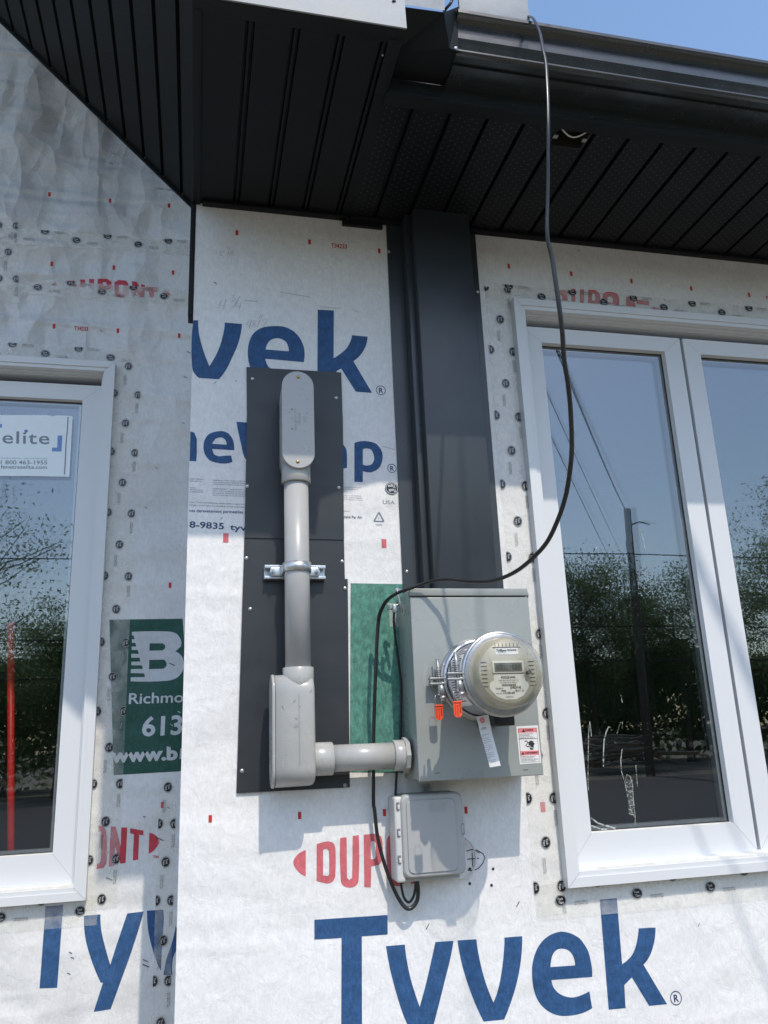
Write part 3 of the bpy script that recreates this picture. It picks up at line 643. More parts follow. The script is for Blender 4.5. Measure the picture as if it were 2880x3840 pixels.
s.tube([P('TS',190,0,-.672), P('TS',225,60,-.66), P('TS',240,130,-.65), P('TS',232,240,-.64)], .006, m_rub, 8)
s.build('sealant', house)
# roof deck behind gutter so that the sky does not show through
s = MB(); s.face([(.40, -.49, 1.60), (2.9, -.49, 1.60), (2.9, 3.5, 3.2), (.40, 3.5, 3.2)], m_dark)
s.face([(-.03, -.66, 2.19), (.40, -.66, 2.19), (.40, 3.5, 3.4), (-.03, 3.5, 3.4)], m_dark)
s.build('roof', house)
# ---- dark interior
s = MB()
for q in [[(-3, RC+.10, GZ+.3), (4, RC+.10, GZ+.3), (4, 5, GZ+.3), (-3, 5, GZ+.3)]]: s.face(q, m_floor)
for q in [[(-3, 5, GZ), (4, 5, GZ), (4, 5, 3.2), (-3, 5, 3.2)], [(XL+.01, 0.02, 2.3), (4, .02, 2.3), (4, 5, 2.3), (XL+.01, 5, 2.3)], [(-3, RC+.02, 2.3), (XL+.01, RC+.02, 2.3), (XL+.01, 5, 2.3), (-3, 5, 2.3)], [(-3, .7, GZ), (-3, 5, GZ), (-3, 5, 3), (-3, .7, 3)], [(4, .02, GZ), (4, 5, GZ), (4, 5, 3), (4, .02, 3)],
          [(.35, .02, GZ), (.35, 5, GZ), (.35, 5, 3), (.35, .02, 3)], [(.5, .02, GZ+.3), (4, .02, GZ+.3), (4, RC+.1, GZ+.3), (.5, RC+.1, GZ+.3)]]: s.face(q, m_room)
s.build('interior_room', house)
# ---- windows
def frame_ring(mb, x0, x1, z0, z1, wd, yf, yb, m, bev=.0015):
    """mitred four-sided frame"""
    def bar(a, b, c, d):     # outer a-b, inner d-c
        vs = [mb.bm.verts.new((p[0], y, p[1])) for y in (yf, yb) for p in (a, b, c, d)]
        i = mb.mi(m)
        for f in ((0, 1, 2, 3), (7, 6, 5, 4), (0, 4, 5, 1), (2, 6, 7, 3)): mb.bm.faces.new([vs[k] for k in f]).material_index = i
    O_ = [(x0, z0), (x1, z0), (x1, z1), (x0, z1)]; I_ = [(x0+wd, z0+wd), (x1-wd, z0+wd), (x1-wd, z1-wd), (x0+wd, z1-wd)]
    for k in range(4): bar(O_[k], O_[(k+1) % 4], I_[(k+1) % 4], I_[k])
def window(label, W, yw, sashes, glassz):
    wn = bpy.data.objects.new('window', None); C.objects.link(wn); wn.parent = house
    wn.location = Vector((W['x0'], yw, W['z0']))-Vector((0, 0, GZ)); wn['label'] = label
    x0, x1, z0, z1 = W['x0'], W['x1'], W['z0'], W['z1']
    f = MB(); frame_ring(f, x0, x1, z0, z1, .022, yw-.030, yw, m_vinyl); frame_ring(f, x0+.022, x1-.022, z0+.022, z1-.022, .012, yw-.026, yw, m_vinyl)
    frame_ring(f, x0+.034, x1-.034, z0+.034, z1-.034, .006, yw-.004, yw+.07, m_vinyl)
    frame_ring(f, x0+.036, x1-.036, z0+.036, z1-.036, .008, yw+.012, yw+.07, m_vinyl)
    f.box(x0+.034, x1-.034, yw-.02, yw+.02, z0+.028, z0+.0405, m_vinyld, .001)
    for a, b in (((x0+.001, z0+.001), (x0+.034, z0+.034)), ((x0+.001, z1-.001), (x0+.034, z1-.034)), ((x1-.001, z0+.001), (x1-.034, z0+.034)), ((x1-.001, z1-.001), (x1-.034, z1-.034))):
        f.ribbon([a, b], .0007, yw-.0303, m_seam)
    f.build('frame', wn, weld=False)
    for (sx0, sx1, gx0, gx1) in sashes:
        sz0, sz1 = glassz[2], glassz[3]; gz0, gz1 = glassz[0], glassz[1]
        m_ = MB(); ys = yw+.020
        O_ = [(sx0, sz0), (sx1, sz0), (sx1, sz1), (sx0, sz1)]; I_ = [(gx0, gz0), (gx1, gz0), (gx1, gz1), (gx0, gz1)]
        J_ = [(gx0+.002, gz0+.002), (gx1-.002, gz0+.002), (gx1-.002, gz1-.002), (gx0+.002, gz1-.002)]
        for k in range(4):
            k2 = (k+1) % 4
            m_.face([(O_[k][0], ys, O_[k][1]), (O_[k2][0], ys, O_[k2][1]), (I_[k2][0], ys, I_[k2][1]), (I_[k][0], ys, I_[k][1])], m_vinyl)
            m_.face([(O_[k][0], ys, O_[k][1]), (O_[k][0], ys+.05, O_[k][1]), (O_[k2][0], ys+.05, O_[k2][1]), (O_[k2][0], ys, O_[k2][1])], m_vinyl)
            m_.face([(I_[k][0], ys, I_[k][1]), (I_[k2][0], ys, I_[k2][1]), (J_[k2][0], ys+.017, J_[k2][1]), (J_[k][0], ys+.017, J_[k][1])], m_vinyld if k == 0 else m_vinyl)
            m_.ribbon([O_[k], I_[k]], .0005, ys-.0002, m_seam)
        m_.build('sash', wn)
        m_ = MB(); r = .003
        for k in range(4):
            k2 = (k+1) % 4; G_ = [(gx0+.004, gz0+.004), (gx1-.004, gz0+.004), (gx1-.004, gz1-.004), (gx0+.004, gz1-.004)]
            m_.face([(J_[k][0], ys+.017, J_[k][1]), (J_[k2][0], ys+.017, J_[k2][1]), (G_[k2][0], ys+.0195, G_[k2][1]), (G_[k][0], ys+.0195, G_[k][1])], m_gasket)
        # spacer bar between the panes
        H_ = [(gx0+.012, gz0+.012), (gx1-.012, gz0+.012), (gx1-.012, gz1-.012), (gx0+.012, gz1-.012)]; Q_ = [(gx0, gz0), (gx1, gz0), (gx1, gz1), (gx0, gz1)]
        for k in range(4):
            k2 = (k+1) % 4
            m_.face([(Q_[k][0], ys+.0235, Q_[k][1]), (Q_[k2][0], ys+.0235, Q_[k2][1]), (H_[k2][0], ys+.0235, H_[k2][1]), (H_[k][0], ys+.0235, H_[k][1])], m_zinc)
            m_.face([(H_[k][0], ys+.0235, H_[k][1]), (H_[k2][0], ys+.0235, H_[k2][1]), (H_[k2][0], ys+.045, H_[k2][1]), (H_[k][0], ys+.045, H_[k][1])], m_zinc)
        m_.build('gasket', wn)
        m_ = MB(); yg = ys+.020; m_.face([(gx0+.001, yg, gz0+.001), (gx1-.001, yg, gz0+.001), (gx1-.001, yg, gz1-.001), (gx0+.001, yg, gz1-.001)], m_glass)
        m_.build('pane', wn)
        m_ = MB(); y2_ = ys+.040; dt = .0022*(gx1-gx0); m_.face([(gx0-.01, y2_+dt, gz0-.01), (gx1+.01, y2_-dt, gz0-.01), (gx1+.01, y2_-dt, gz1+.01), (gx0-.01, y2_+dt, gz1+.01)], m_glass2)
        m_.build('inner_pane', wn)
    return wn
GYS = .020
gl = P('Z6', 57, 545, GYS); gl2 = P('B8', 540, 880, GYS); gr = P('Z6', 930, 590, GYS); gr2 = P('B8', 1440, 830, GYS)
st_ = P('S', 2000, 1226, GYS).z; sb_ = P('B8', 1590, 972, GYS).z; sg = (P('Z6', 1028, 483, GYS).x+P('B8', 1588, 970, GYS).x)/2
s2l = (P('Z6', 1050, 500, GYS).x+P('B8', 1612, 965, GYS).x)/2; g2l = P('Z6', 1183, 625, GYS).x
gx0, gx1 = (gl.x+gl2.x)/2, (gr.x+gr2.x)/2; gz1, gz0 = (gl.z+gr.z)/2, (gl2.z+gr2.z)/2
SZ0 = RW['z0']+.043; SZ1 = st_
window('white double casement window right of the meter', RW, 0, [(RW['x0']+.037, sg, gx0, gx1), (s2l, s2l+(sg-RW['x0']-.037), g2l, g2l+(gx1-gx0))], (gz0, gz1, SZ0, SZ1))
b1 = P('B1', 677, 438, RC+GYS); b2 = P('B6', 362, 372, RC+GYS); b3 = P('B1', 833, 322, RC+GYS)
window('white window on the set-back wall with a sticker on its glass', LWn, RC, [(LWn['x0']+.037, LWn['x1']-.037, LWn['x0']+.15, (b1.x+b2.x)/2)], (b2.z, b1.z, LWn['z0']+.043, b3.z))
print('glass', gx0, gx1, gz0, gz1, SZ0, sb_, SZ1, 'left', b1, b2, b3)
# sticker on the left pane
YS_ = RC+GYS+.0185
st = thing('window_sticker', 'pale sticker with grey and blue lettering on the left window glass', 'sticker', tuple(P('B1', 300, 800, YS_)))
k = MB(); k.poly(XZ('B1', [(-420,560),(380,560),(430,568),(470,562),(595,568),(568,1066),(300,1060),(-420,1055)], YS_), YS_, m_stick); k.build('film', st)
k = MB(); Y2 = YS_-.0004
T3(k, 'B1', 'elite', (18,790), (405,797), (20,690), Y2, m_sgry, bold=.01, spacing=1.1)
T3(k, 'B1', '1 800 463-1955', (5,962), (386,964), (6,930), Y2, m_sgry, bold=.01); T3(k, 'B1', 'fenetreselite.com', (6,998), (384,1001), (7,968), Y2, m_sgry, bold=.01)
T3(k, 'B1', 'PORTES ET FENETRES  .  WINDOWS AND DOORS', (10,917), (386,921), (10,908), Y2, m_sgry)
k.poly(XZ('B1', [(472,727),(511,728),(503,859),(424,857),(427,826),(468,827)], Y2), Y2, m_sblue)
k.poly(XZ('B1', [(-60,632),(17,634),(14,664),(-60,662)], Y2), Y2, m_sblue)
c_ = P('B1', 213, 691, Y2-.0002); k.lathe(tuple(c_), [(0, .0003), (.0052, .0003), (.0052, 0)], m_sblue, 16)
k.ribbon(XZ('B1', [(557,575),(552,680),(541,790),(536,900),(528,1045)], Y2), .0035, Y2, m_sgry)
k.build('lettering', st)
# soapy smears and streaks on the right pane
sm = MB(); Y3 = GYS+.0185; m_smear = smear_mat()
for pts, wd in [([(527,178),(520,260),(517,420),(516,560),(520,620)], .0016), ([(528,178),(535,230),(538,275)], .0022), ([(660,218),(648,212),(632,245),(618,300),(615,380),(614,465)], .0030), ([(718,198),(700,255)], .0018), ([(735,180),(733,228)], .0012),
                ([(733,355),(725,420),(728,490),(745,550)], .0020), ([(820,455),(825,520),(830,590)], .0018), ([(765,515),(750,560),(765,640),(790,740),(815,790),(817,835)], .0016), ([(800,575),(803,650),(812,740),(818,790)], .0014), ([(765,515),(785,530),(798,575)], .0014),
                ([(725,10),(735,60)], .0016), ([(535,790),(580,825),(640,842),(690,858)], .0040), ([(537,840),(600,862),(660,864)], .0035)]:
    sm.ribbon(XZ('B8', pts, Y3), wd, Y3, m_smear)
for i_ in range(24):
    y_ = 545+i_*9.5; sm.ribbon(XZ('B8', [(756+i_*.9, y_), (778+i_*.9, y_+7), (798+i_*.6, y_-2)], Y3-.0002), .0006+.0006*(i_ % 3), Y3-.0002, m_smear)
for z_, pts in [('Z6', [(757,1860),(775,1930),(792,2012)]), ('Z6', [(757,1860),(783,1950),(792,2012)]), ('Z6', [(437,2010),(445,1985),(460,1980)])]: sm.ribbon(XZ(z_, pts, Y3), .0016, Y3, m_smear)
o = sm.build('glass_smears'); tag(o, 'dried white smears and streaks on the right window glass', 'smear')
# ================================================================ TAPE
def tape(label, Y, A, B, W, phase=0, flip=1, m=m_tape, period=.205, group='strips of clear printed tape', e=.0015, logos=True, la=-1, ja=0):
    """strip from A to B (x,z of its centre line) of width W"""
    A = Vector((A[0], 0, A[1])); B = Vector((B[0], 0, B[1])); u = (B-A).normalized(); L_ = (B-A).length; n = Vector((-u.z, 0, u.x))
    y = Y-e; th = thing('tape_strip', label, 'tape', ((A.x+B.x)/2, y, (A.z+B.z)/2), group)
    f = MB(); seg = max(4, int(L_/.03)); i = f.mi(m); a_ = []; b_ = []
    for k in range(seg+1):
        s_ = L_*k/seg; j1 = noise.noise(Vector((s_*9, W*50, A.x*7)))*.0016; j2 = noise.noise(Vector((s_*9, 5+W, A.z*7)))*.0016
        p1 = A+u*s_+n*(W/2+j1); p2 = A+u*s_-n*(W/2+j2); a_.append(f.bm.verts.new((p1.x, y, p1.z))); b_.append(f.bm.verts.new((p2.x, y, p2.z)))
    for k in range(seg): f.bm.faces.new((b_[k], b_[k+1], a_[k+1], a_[k])).material_index = i
    f.build('film', th)
    if not logos: return th
    q = MB()
    def stamp(cs, cw, small=False):
        t = MB(); t.mats = q.mats; du = u*flip; dn = n*flip
        c = A+u*cs+n*cw
        def pt(a, b, yy): v = c+du*a+dn*b; return (v.x, yy, v.z)
        if small:
            for r_, tx in ((.0018, 'INTERTAPE POLYMER INC.'), (-.0032, 'SEE CCMC REPORT NO. 11908-R')):
                t.text(tx, pt(-.018, r_, y-.0005), du*.036, dn*.0034, m_tapet)
        else:
            N_ = 24; r1, r2 = .0145, .0125
            for rr, mm, yy in ((1.0, m_tapek, y-.0003), (.94, m_tapew, y-.0005), (.88, m_tapek, y-.0007)):
                t.face([pt(r1*rr*math.cos(-2*math.pi*k/N_*flip*1.0), r2*rr*math.sin(-2*math.pi*k/N_*flip*1.0), yy) for k in range(N_)], mm)
            t.text('Tuck', pt(-.0082, .0008, y-.0010), du*.0140, dn*.0052, m_tapew, bold=.01, shear=.2)
            t.text('Tape', pt(-.0062, -.0070, y-.0010), du*.0140, dn*.0052, m_tapew, bold=.01, shear=.2)
        # clip to the strip
        for co_, no_ in ((A+n*W/2, n), (A-n*W/2, -n), (A, -u), (B, u)):
            g_ = t.bm.verts[:]+t.bm.edges[:]+t.bm.faces[:]
            bmesh.ops.bisect_plane(t.bm, geom=g_, plane_co=co_, plane_no=no_, clear_outer=True)
        mp = {v: q.bm.verts.new(v.co) for v in t.bm.verts}
        for f_ in t.bm.faces:
            nf = q.bm.faces.new([mp[v] for v in f_.verts]); nf.material_index = f_.material_index
        t.bm.free()
    k = -1
    while k*period+phase < L_+period:
        s_ = k*period+phase
        if -.02 < s_ < L_+.02: stamp(s_, 0)
        if -.02 < s_+period/2 < L_+.02: stamp(s_+period/2+.003*math.sin(k*3.1), W*.40+.002*math.sin(k*5.3)); (stamp(s_+period/2-.002, -W*.47) if abs(u.z) > .5 else None)
        for ds, dw in ((.053, -.010), (.150, W*.38)):
            if 0 < s_+ds < L_: stamp(s_+ds, dw, True)
        k += 1
    for f_ in q.bm.faces:
        if f_.normal.y > 0: f_.normal_flip()
    q.build('printed_logos', th); return th
fT = RW['z1']; fB = RW['z0']; fL = RW['x0']
def px_s(z, x, y, Y=0): p = P(z, x, y, Y); return (p.x, p.z)
q1 = px_s('Z5', 890, 605); q2 = px_s('Z6', 1659, 330)
tape('clear printed tape over the top edge of the right window, half covering red lettering', 0, (q1[0], fT+.028), (2.1, fT+.028), .062, P('Z5',1243,688).x-q1[0])
q3 = px_s('Z5', 885, 690)
tape('clear printed tape running down the left side of the right window', 0, (fL-.036, fT+.045), (fL-.036, fB-.06), .082, fT+.045-P('Z5',1018,1343).z-.205*2, 1, e=.0022)
tape('clear printed tape under the bottom edge of the right window', 0, (fL-.075, fB-.030), (2.1, fB-.030), .082, P('B8',825,1270).x-fL+.075, e=.0026)
y6 = RC
lT, lB, lR = LWn['z1'], LWn['z0'], LWn['x1']
a = px_s('Z3', 0, 1190, y6); b = px_s('Z3', 870, 1215, y6)
tape('clear printed tape over the top edge of the left window', y6, (-1.3, lT+.028), (b[0], lT+.028), .062, 1.3+P('Z3',293,1195,y6).x)
tape('clear printed tape running down the right side of the left window beside the green print', y6, (lR+.040, lT+.03), (lR+.040, lB-.03), .084, lT+.03-P('B1',1018,628,y6).z, 1, e=.0022)
tape('clear printed tape under the bottom edge of the left window', y6, (-1.3, lB-.030), (lR+.03, lB-.030), .080, 1.3+P('B6',555,735,y6).x, e=.0026)
a = px_s('Z3', -200, 405, y6); b = px_s('Z3', 1270, 505, y6)
tape('uppermost clear printed tape across the wrinkled wrap of the set-back wall', y6, a, b, .062, P('Z3',495,462,y6).x-a[0], e=.0018, m=m_tapem)
a = px_s('Z3', -200, 725, y6); b = px_s('Z3', 1270, 830, y6)
tape('clear printed tape across the red lettering high on the set-back wall', y6, a, b, .062, P('Z3',662,762,y6).x-a[0], -1, e=.0018, m=m_tapem)
a = px_s('Z3', 52, 330, y6); b = px_s('Z3', 58, 858, y6)
tape('short vertical clear tape high on the set-back wall at its far left', y6, a, b, .062, .12, 1, e=.0030, m=m_tapem)
a = px_s('B5', 1480, 1560, y6); b = px_s('B6', 1170, 1700, y6)
tape('clear printed tape down the inside corner left of the conduit wall', y6, (XL-.045, a[1]), (XL-.045, b[1]), .048, a[1]-P('B6',1180,965,y6).z-.205, 1, e=.0030)
a = px_s('B2', 1525, 905); b = px_s('B2', 1528, 1080)
sc_ = tape('torn scrap of printed tape beside the charcoal chase, below the blue lettering', 0, a, b, .036, .03, -1, e=.0016, period=.4, logos=False)
k = MB(); p = P('B2', 1522, 948, -.002)
for rr, mm, yy in ((1.0, m_tapek, 0), (.92, m_tapew, -.0002), (.84, m_tapek, -.0004)):
    k.face([(p.x-.0145*.9*rr*math.cos(2*math.pi*q/24), -.0021+yy, p.z-.013*1.5*rr*math.sin(2*math.pi*q/24)) if False else (p.x+.018*rr*math.cos(2*math.pi*q/24), -.0021+yy, p.z+.017*rr*math.sin(2*math.pi*q/24)) for q in range(24)], mm)
k.text('Tuck', p+Vector((.012, -.0011, -.001)), (-.022, 0, -.002), (0, 0, -.0085), m_tapew, bold=.03); k.text('Tape', p+Vector((.010, -.0011, .011)), (-.020, 0, -.002), (0, 0, -.0085), m_tapew, bold=.03)
k.build('printed_logos', sc_)
# ================================================================ CHASE beside the meter box
YC = -.078
cl = .5158; fo = .5728; cf0 = .5790; cf1 = .7465; cr = .7915
ch = thing('metal_chase', 'tall charcoal sheet-metal chase between the soffit and the meter box', 'metal cover', (.66, 0, .30))
k = MB(); zb, zt = .30, HT
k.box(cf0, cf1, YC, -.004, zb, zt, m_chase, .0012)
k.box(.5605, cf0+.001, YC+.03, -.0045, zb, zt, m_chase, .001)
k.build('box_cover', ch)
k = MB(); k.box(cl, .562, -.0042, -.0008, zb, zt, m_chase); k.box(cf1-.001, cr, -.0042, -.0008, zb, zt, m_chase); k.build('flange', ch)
def screw(par, x, y, z, r=.0052, m=m_steel, nm='screw'):
    q = MB(); q.lathe((x, y, z), [(0, .0026), (r*.45, .0025), (r*.85, .0016), (r, .0004), (r, 0)], m, 16)
    q.box(x-r*.5, x+r*.5, y-.0029, y-.0020, z-r*.08, z+r*.08, m_zinc); q.build(nm, par)
for z_, x, y in [('Z5',115,362),('Z5',772,660),('C3',262,1335)]:
    p = P(z_, x, y, -.0042); screw(ch, p.x, -.0042, p.z)
k = MB(); a = P('Z1', 1480, 962, -.012); b = P('Z1', 1652, 970, -.012); k.box(a.x, b.x, -.014, -.001, a.z-.004, a.z+.012, m_dark); k.build('top_clip', ch)
# ================================================================ BACKING SHEETS
def sheet(label, pts, y, scr):
    th = thing('metal_sheet', label, 'metal sheet', (sum(a for a, b in pts)/4, y, min(b for a, b in pts)), 'charcoal sheets behind the conduit')
    k = MB(); k.poly(pts, y, m_plate, th=.0012); k.build('panel', th)
    for z_, x, yy in scr: p = P(z_, x, yy, y); screw(th, p.x, y, p.z)
def q4(*a):
    return [tuple((lambda p: (p.x, p.z))(P(z, x, y, -.005))) for z, x, y in a]
sheet('topmost charcoal metal sheet, behind the top of the upper conduit elbow', q4(('B2',475,400),('B2',1168,435),('B2',1157,107),('B2',472,68)), -.0035, [('B2',516,154),('B2',1120,293)])
sheet('second charcoal metal sheet from the top, behind the upper conduit elbow', q4(('B2',457,1306),('B2',1177,1320),('B2',1168,427),('B2',475,392)), -.0060, [('B2',478,932),('B2',1139,942)])
sheet('short charcoal metal sheet behind the galvanised pipe clamp', q4(('B2',447,1620),('B2',1184,1620),('B2',1177,1310),('B2',457,1296)), -.0035, [('B2',471,1453),('B2',1163,1477)])
sheet('largest charcoal metal sheet, behind the lower conduit elbow', q4(('B3',63,2058),('B3',1063,2005),('B3',1044,168),('B3',122,176)), -.0060, [('B3',185,433),('B3',1020,250),('B3',112,1862)])
p = P('B3', 1020, 1987, -.006)
k = MB(); k.lathe((p.x, -.0085, p.z), [(0, .002), (.004, .002), (.0052, 0)], m_zinc, 14); tag(k.build('loose_screw'), 'dull screw head in the lower right corner of the largest charcoal sheet', 'screw')
# ================================================================ CONDUIT
def stadium(cx, z0, z1, r, n=14):
    return [(cx+r*math.cos(math.pi*k/n), z1-r+r*math.sin(math.pi*k/n)) for k in range(n+1)]+[(cx-r*math.cos(math.pi*k/n), z0+r-r*math.sin(math.pi*k/n)) for k in range(n+1)]
def loft(mb, rings, m, smooth=True, cap0=True, cap1=True):
    i = mb.mi(m); vs = [[mb.bm.verts.new(v) for v in r] for r in rings]; n = len(rings[0])
    for a_, b_ in zip(vs, vs[1:]):
        for q in range(n):
            f = mb.bm.faces.new((a_[q], a_[(q+1) % n], b_[(q+1) % n], b_[q])); f.material_index = i; f.smooth = smooth
    if cap0: mb.bm.faces.new(vs[0][::-1]).material_index = i
    if cap1: mb.bm.faces.new(vs[-1]).material_index = i
PX, PY, PR = .2332, -.080, .0302
YU = -.124
ut = P('B2', 845, 103, YU).z; ub = P('B2', 843, 797, YU).z; ux = (P('B2', 729, 400, YU).x+P('B2', 961, 400, YU).x)/2; ur = (P('B2', 961, 400, YU).x-P('B2', 729, 400, YU).x)/2
ue = thing('conduit_elbow', 'upper grey plastic conduit elbow with a rounded oblong cover held by brass screws', 'conduit elbow', (ux, YU/2, ub))
k = MB(); st3 = lambda r, z0, z1, y: [(a, y, b) for a, b in stadium(ux, z0, z1, r)]
loft(k, [st3(ur*.90, ub+.004, ut-.004, -.006), st3(ur*.95, ub+.001, ut-.001, -.06), st3(ur*.985, ub-.002, ut, -.112), st3(ur*.985, ub-.002, ut, -.1135)], m_pvc)
k.build('body', ue)
k = MB(); loft(k, [st3(ur*.985, ub-.001, ut, -.1150), st3(ur, ub-.0015, ut+.001, -.1165), st3(ur, ub-.0015, ut+.001, -.1225), st3(ur*.985, ub, ut, YU), ], m_pvc); cv = k.build('cover', ue)
for z_, x, y in (('B2', 846, 143), ('B2', 842, 755)): p = P(z_, x, y, YU); screw(cv, p.x, YU, p.z, .0044, m_brass)
k = MB(); k.ribbon(XZ('B2', [(885,632),(903,645),(905,662),(895,680),(872,688)], YU-.0003), .001, YU-.0003, m_belll)
def vtext(mb, z, s_, top, bot, h, Y, m, **kw):   # text reading downwards
    a = P(z, *top, Y); b = P(z, *bot, Y); c = P(z, top[0]+h, top[1], Y); mb.text(s_, a, b-a, Vector((c.x-a.x, 0, 0)), m, **kw)
vtext(k, 'B2', 'ROYAL', (846,405), (848,490), 16, YU-.0004, m_pvct, bold=.01); vtext(k, 'B2', 'WET LOCATIONS', (818,365), (820,528), 13, YU-.0004, m_pvct)
vtext(k, 'B2', '2"', (793,432), (794,448), 14, YU-.0004, m_pvct)
for x in (885, 893, 901): k.ribbon(XZ('B2', [(x,425),(x+4,435),(x,445),(x+4,458),(x,472)], YU-.0004), .0009, YU-.0004, m_pvct)
for yy in (375, 516):
    p = P('B2', 800, yy, YU-.0004); k.lathe(tuple(p), [(.0010, .0002), (.0026, .0002), (.0026, 0)], m_pvct, 12)
k.build('moulded_lettering', cv)
k = MB(); k.cyl((PX, PY, ub+.02), (PX, PY, ub-.028), .0365, m_pvc2, 36, bev=.0015); k.build('hub', ue)
zl = P('B3', 600, 940, PY-PR).z
pp = MB(); pp.cyl((PX, PY, ub-.02), (PX, PY, zl-.02), PR, m_pvc, 48)
tag(pp.build('vertical_conduit'), 'vertical grey plastic conduit pipe between the two elbows', 'pipe')
# clamp
kz0, kz1, kx0, kx1 = .3925, .4270, .1592, .3110
cm = thing('pipe_clamp', 'galvanised strut and strap clamping the vertical conduit', 'pipe clamp', (PX, -.03, kz0))
k = MB(); yb_, yf_ = -.0075, -.030
k.box(kx0, kx1, yb_-.0022, yb_, kz0, kz1, m_galv)
k.box(kx0, kx1, yf_, yb_, kz1-.0022, kz1, m_galv, .0006); k.box(kx0, kx1, yf_, yb_, kz0, kz0+.0022, m_galv, .0006)
k.box(kx0, kx1, yf_-.0005, yf_+.0018, kz1-.008, kz1, m_galv, .0006); k.box(kx0, kx1, yf_-.0005, yf_+.0018, kz0, kz0+.007, m_galv, .0006); k.build('strut_channel', cm)
k = MB(); ra, rb = PR+.0004, PR+.0042; za, zb_ = kz0+.006, kz1-.006; N_ = 26; i = k.mi(m_galv)
ang = [math.pi*1.0+math.pi*q/N_ for q in range(N_+1)]; ring = []
for r_, z_ in ((ra, za), (rb, za), (rb, zb_), (ra, zb_)): ring.append([k.bm.verts.new((PX+r_*math.cos(a), PY+r_*math.sin(a), z_)) for a in ang])
for q in range(N_):
    for j in range(4): f = k.bm.faces.new((ring[j][q], ring[j][q+1], ring[(j+1) % 4][q+1], ring[(j+1) % 4][q])); f.material_index = i; f.smooth = True
for sgn in (-1, 1):
    k.box(PX+sgn*(ra+.0019)-.0019, PX+sgn*(ra+.0019)+.0019, PY, -.034, za, zb_, m_galv)
    xa, xb = sorted((PX+sgn*(ra), PX+sgn*(ra+.030)))
    k.box(xa, xb, -.036, -.032, za-.001, zb_+.001, m_galv, .0035)
k.build('strap', cm)
for sgn in (-1, 1):
    k = MB(); x = PX+sgn*(ra+.0245); zc = (za+zb_)/2-.001
    k.cyl((x, -.036, zc), (x, -.0385, zc), .0068, m_steel, 20); k.cyl((x, -.0385, zc), (x, -.0435, zc), .0052, m_steel, 6); k.cyl((x, -.0435, zc), (x, -.0475, zc), .0028, m_zinc, 10); k.build('bolt', cm)
# lower elbow: oblong in the y-z plane, cover on its left side
le = thing('conduit_elbow', 'lower grey plastic conduit elbow turning towards the meter box', 'conduit elbow', (.22, -.075, -.1))
YF2 = -.1215; zt2 = .1545; zb2 = -.0945; lx0, lx1 = .1765, .2672; cy2 = -.079
def st_yz(x, r, grow=0): return [(x, cy2+a, b) for a, b in stadium(0, zb2-grow, zt2+grow, r, 12)]
k = MB(); loft(k, [st_yz(lx0, .0425), st_yz(lx1-.012, .0405, -.001), st_yz(lx1-.005, .0385, -.0025), st_yz(lx1-.0012, .034, -.007), st_yz(lx1, .030, -.011)], m_pvc2); k.build('body', le)
k = MB(); loft(k, [st_yz(lx0-.0075, .0405, -.001), st_yz(lx0-.006, .0430, .001), st_yz(lx0-.0015, .0432, .0015), st_yz(lx0-.0010, .0428, .001)], m_pvc2); k.build('cover', le)
k = MB(); k.box(PX-.004, PX-.0035, cy2-.0428, cy2-.0420, zb2+.045, zt2-.045, m_pvct)
for xx, zz, ll in ((.192, -.05, .012), (.245, .02, .008), (.215, -.02, .006), (.25, -.06, .01)): k.box(xx, xx+.0006, cy2-.0427, cy2-.0420, zz, zz+ll, m_belll)
k.build('mould_line', le)
k = MB(); k.cyl((PX, PY, .120), (PX, PY, zl), .0365, m_pvc2, 40, bev=.001); k.build('hub', le)
k = MB(); HZ, HY = -.0370, -.070; k.cyl((lx1-.01, HY, HZ), (.3115, HY, HZ), .0372, m_pvc2, 40, bev=.0015); k.build('hub', le)
hc = MB(); hc.cyl((.305, HY, HZ), (.4700, HY, HZ), PR, m_pvc2, 40)
tag(hc.build('horizontal_conduit'), 'short horizontal grey plastic conduit from the lower elbow to the meter box', 'pipe')
cn = thing('box_connector', 'grey plastic connector joining the horizontal conduit to the meter box side', 'connector', (.48, HY, HZ))
k = MB(); k.cyl((.4550, HY, HZ), (.4860, HY, HZ), .0352, m_pvc2, 40, bev=.001); k.build('hub', cn)
k = MB(); k.cyl((.4800, HY, HZ), (.4905, HY, HZ), .0408, m_pvc2, 8, r2=.0395); k.build('locknut', cn)
# ================================================================ METER BOX
YB = -.135
c0 = P('B4', 357, 210, YB); c1 = P('B4', 430, 1726, YB); c2 = P('B4', 1312, 208, YB); c3 = P('B4', 1432, 1676, YB)
bx0 = .4995; bx1 = (c2.x+c3.x)/2; bz0 = (c1.z+c3.z)/2; bz1 = c0.z; btop = P('B4', 356, 150, YB).z
print('meterbox', bx0, bx1, bz0, bz1, btop, c0, c1)
mx = thing('meter_box', 'large grey-green steel meter socket box on the wall', 'meter box', ((bx0+bx1)/2, 0, bz0))
k = MB(); k.box(bx0, bx1, YB+.012, -.003, bz0+.002, btop, m_box, .0025); k.build('enclosure', mx)
k = MB(); k.box(bx0-.001, bx1+.001, YB-.0005, YB+.016, bz1+.0015, btop+.0015, m_box, .0015)
k.build('top_flange', mx)
k = MB(); k.box(bx0-.001, bx1+.001, YB, YB+.013, bz0, bz1-.002, m_box, .003, 3)
for z_, x, y in (('B4', 568, 1652), ('B4', 1292, 1624)):
    p = P(z_, x, y, YB-.0005); k.box(p.x-.006, p.x+.006, YB-.0006, YB+.001, p.z-.0025, p.z-.0005, m_seam); k.box(p.x-.006, p.x+.006, YB-.0012, YB, p.z-.0005, p.z+.0012, m_box)
cvr = k.build('front_cover', mx)
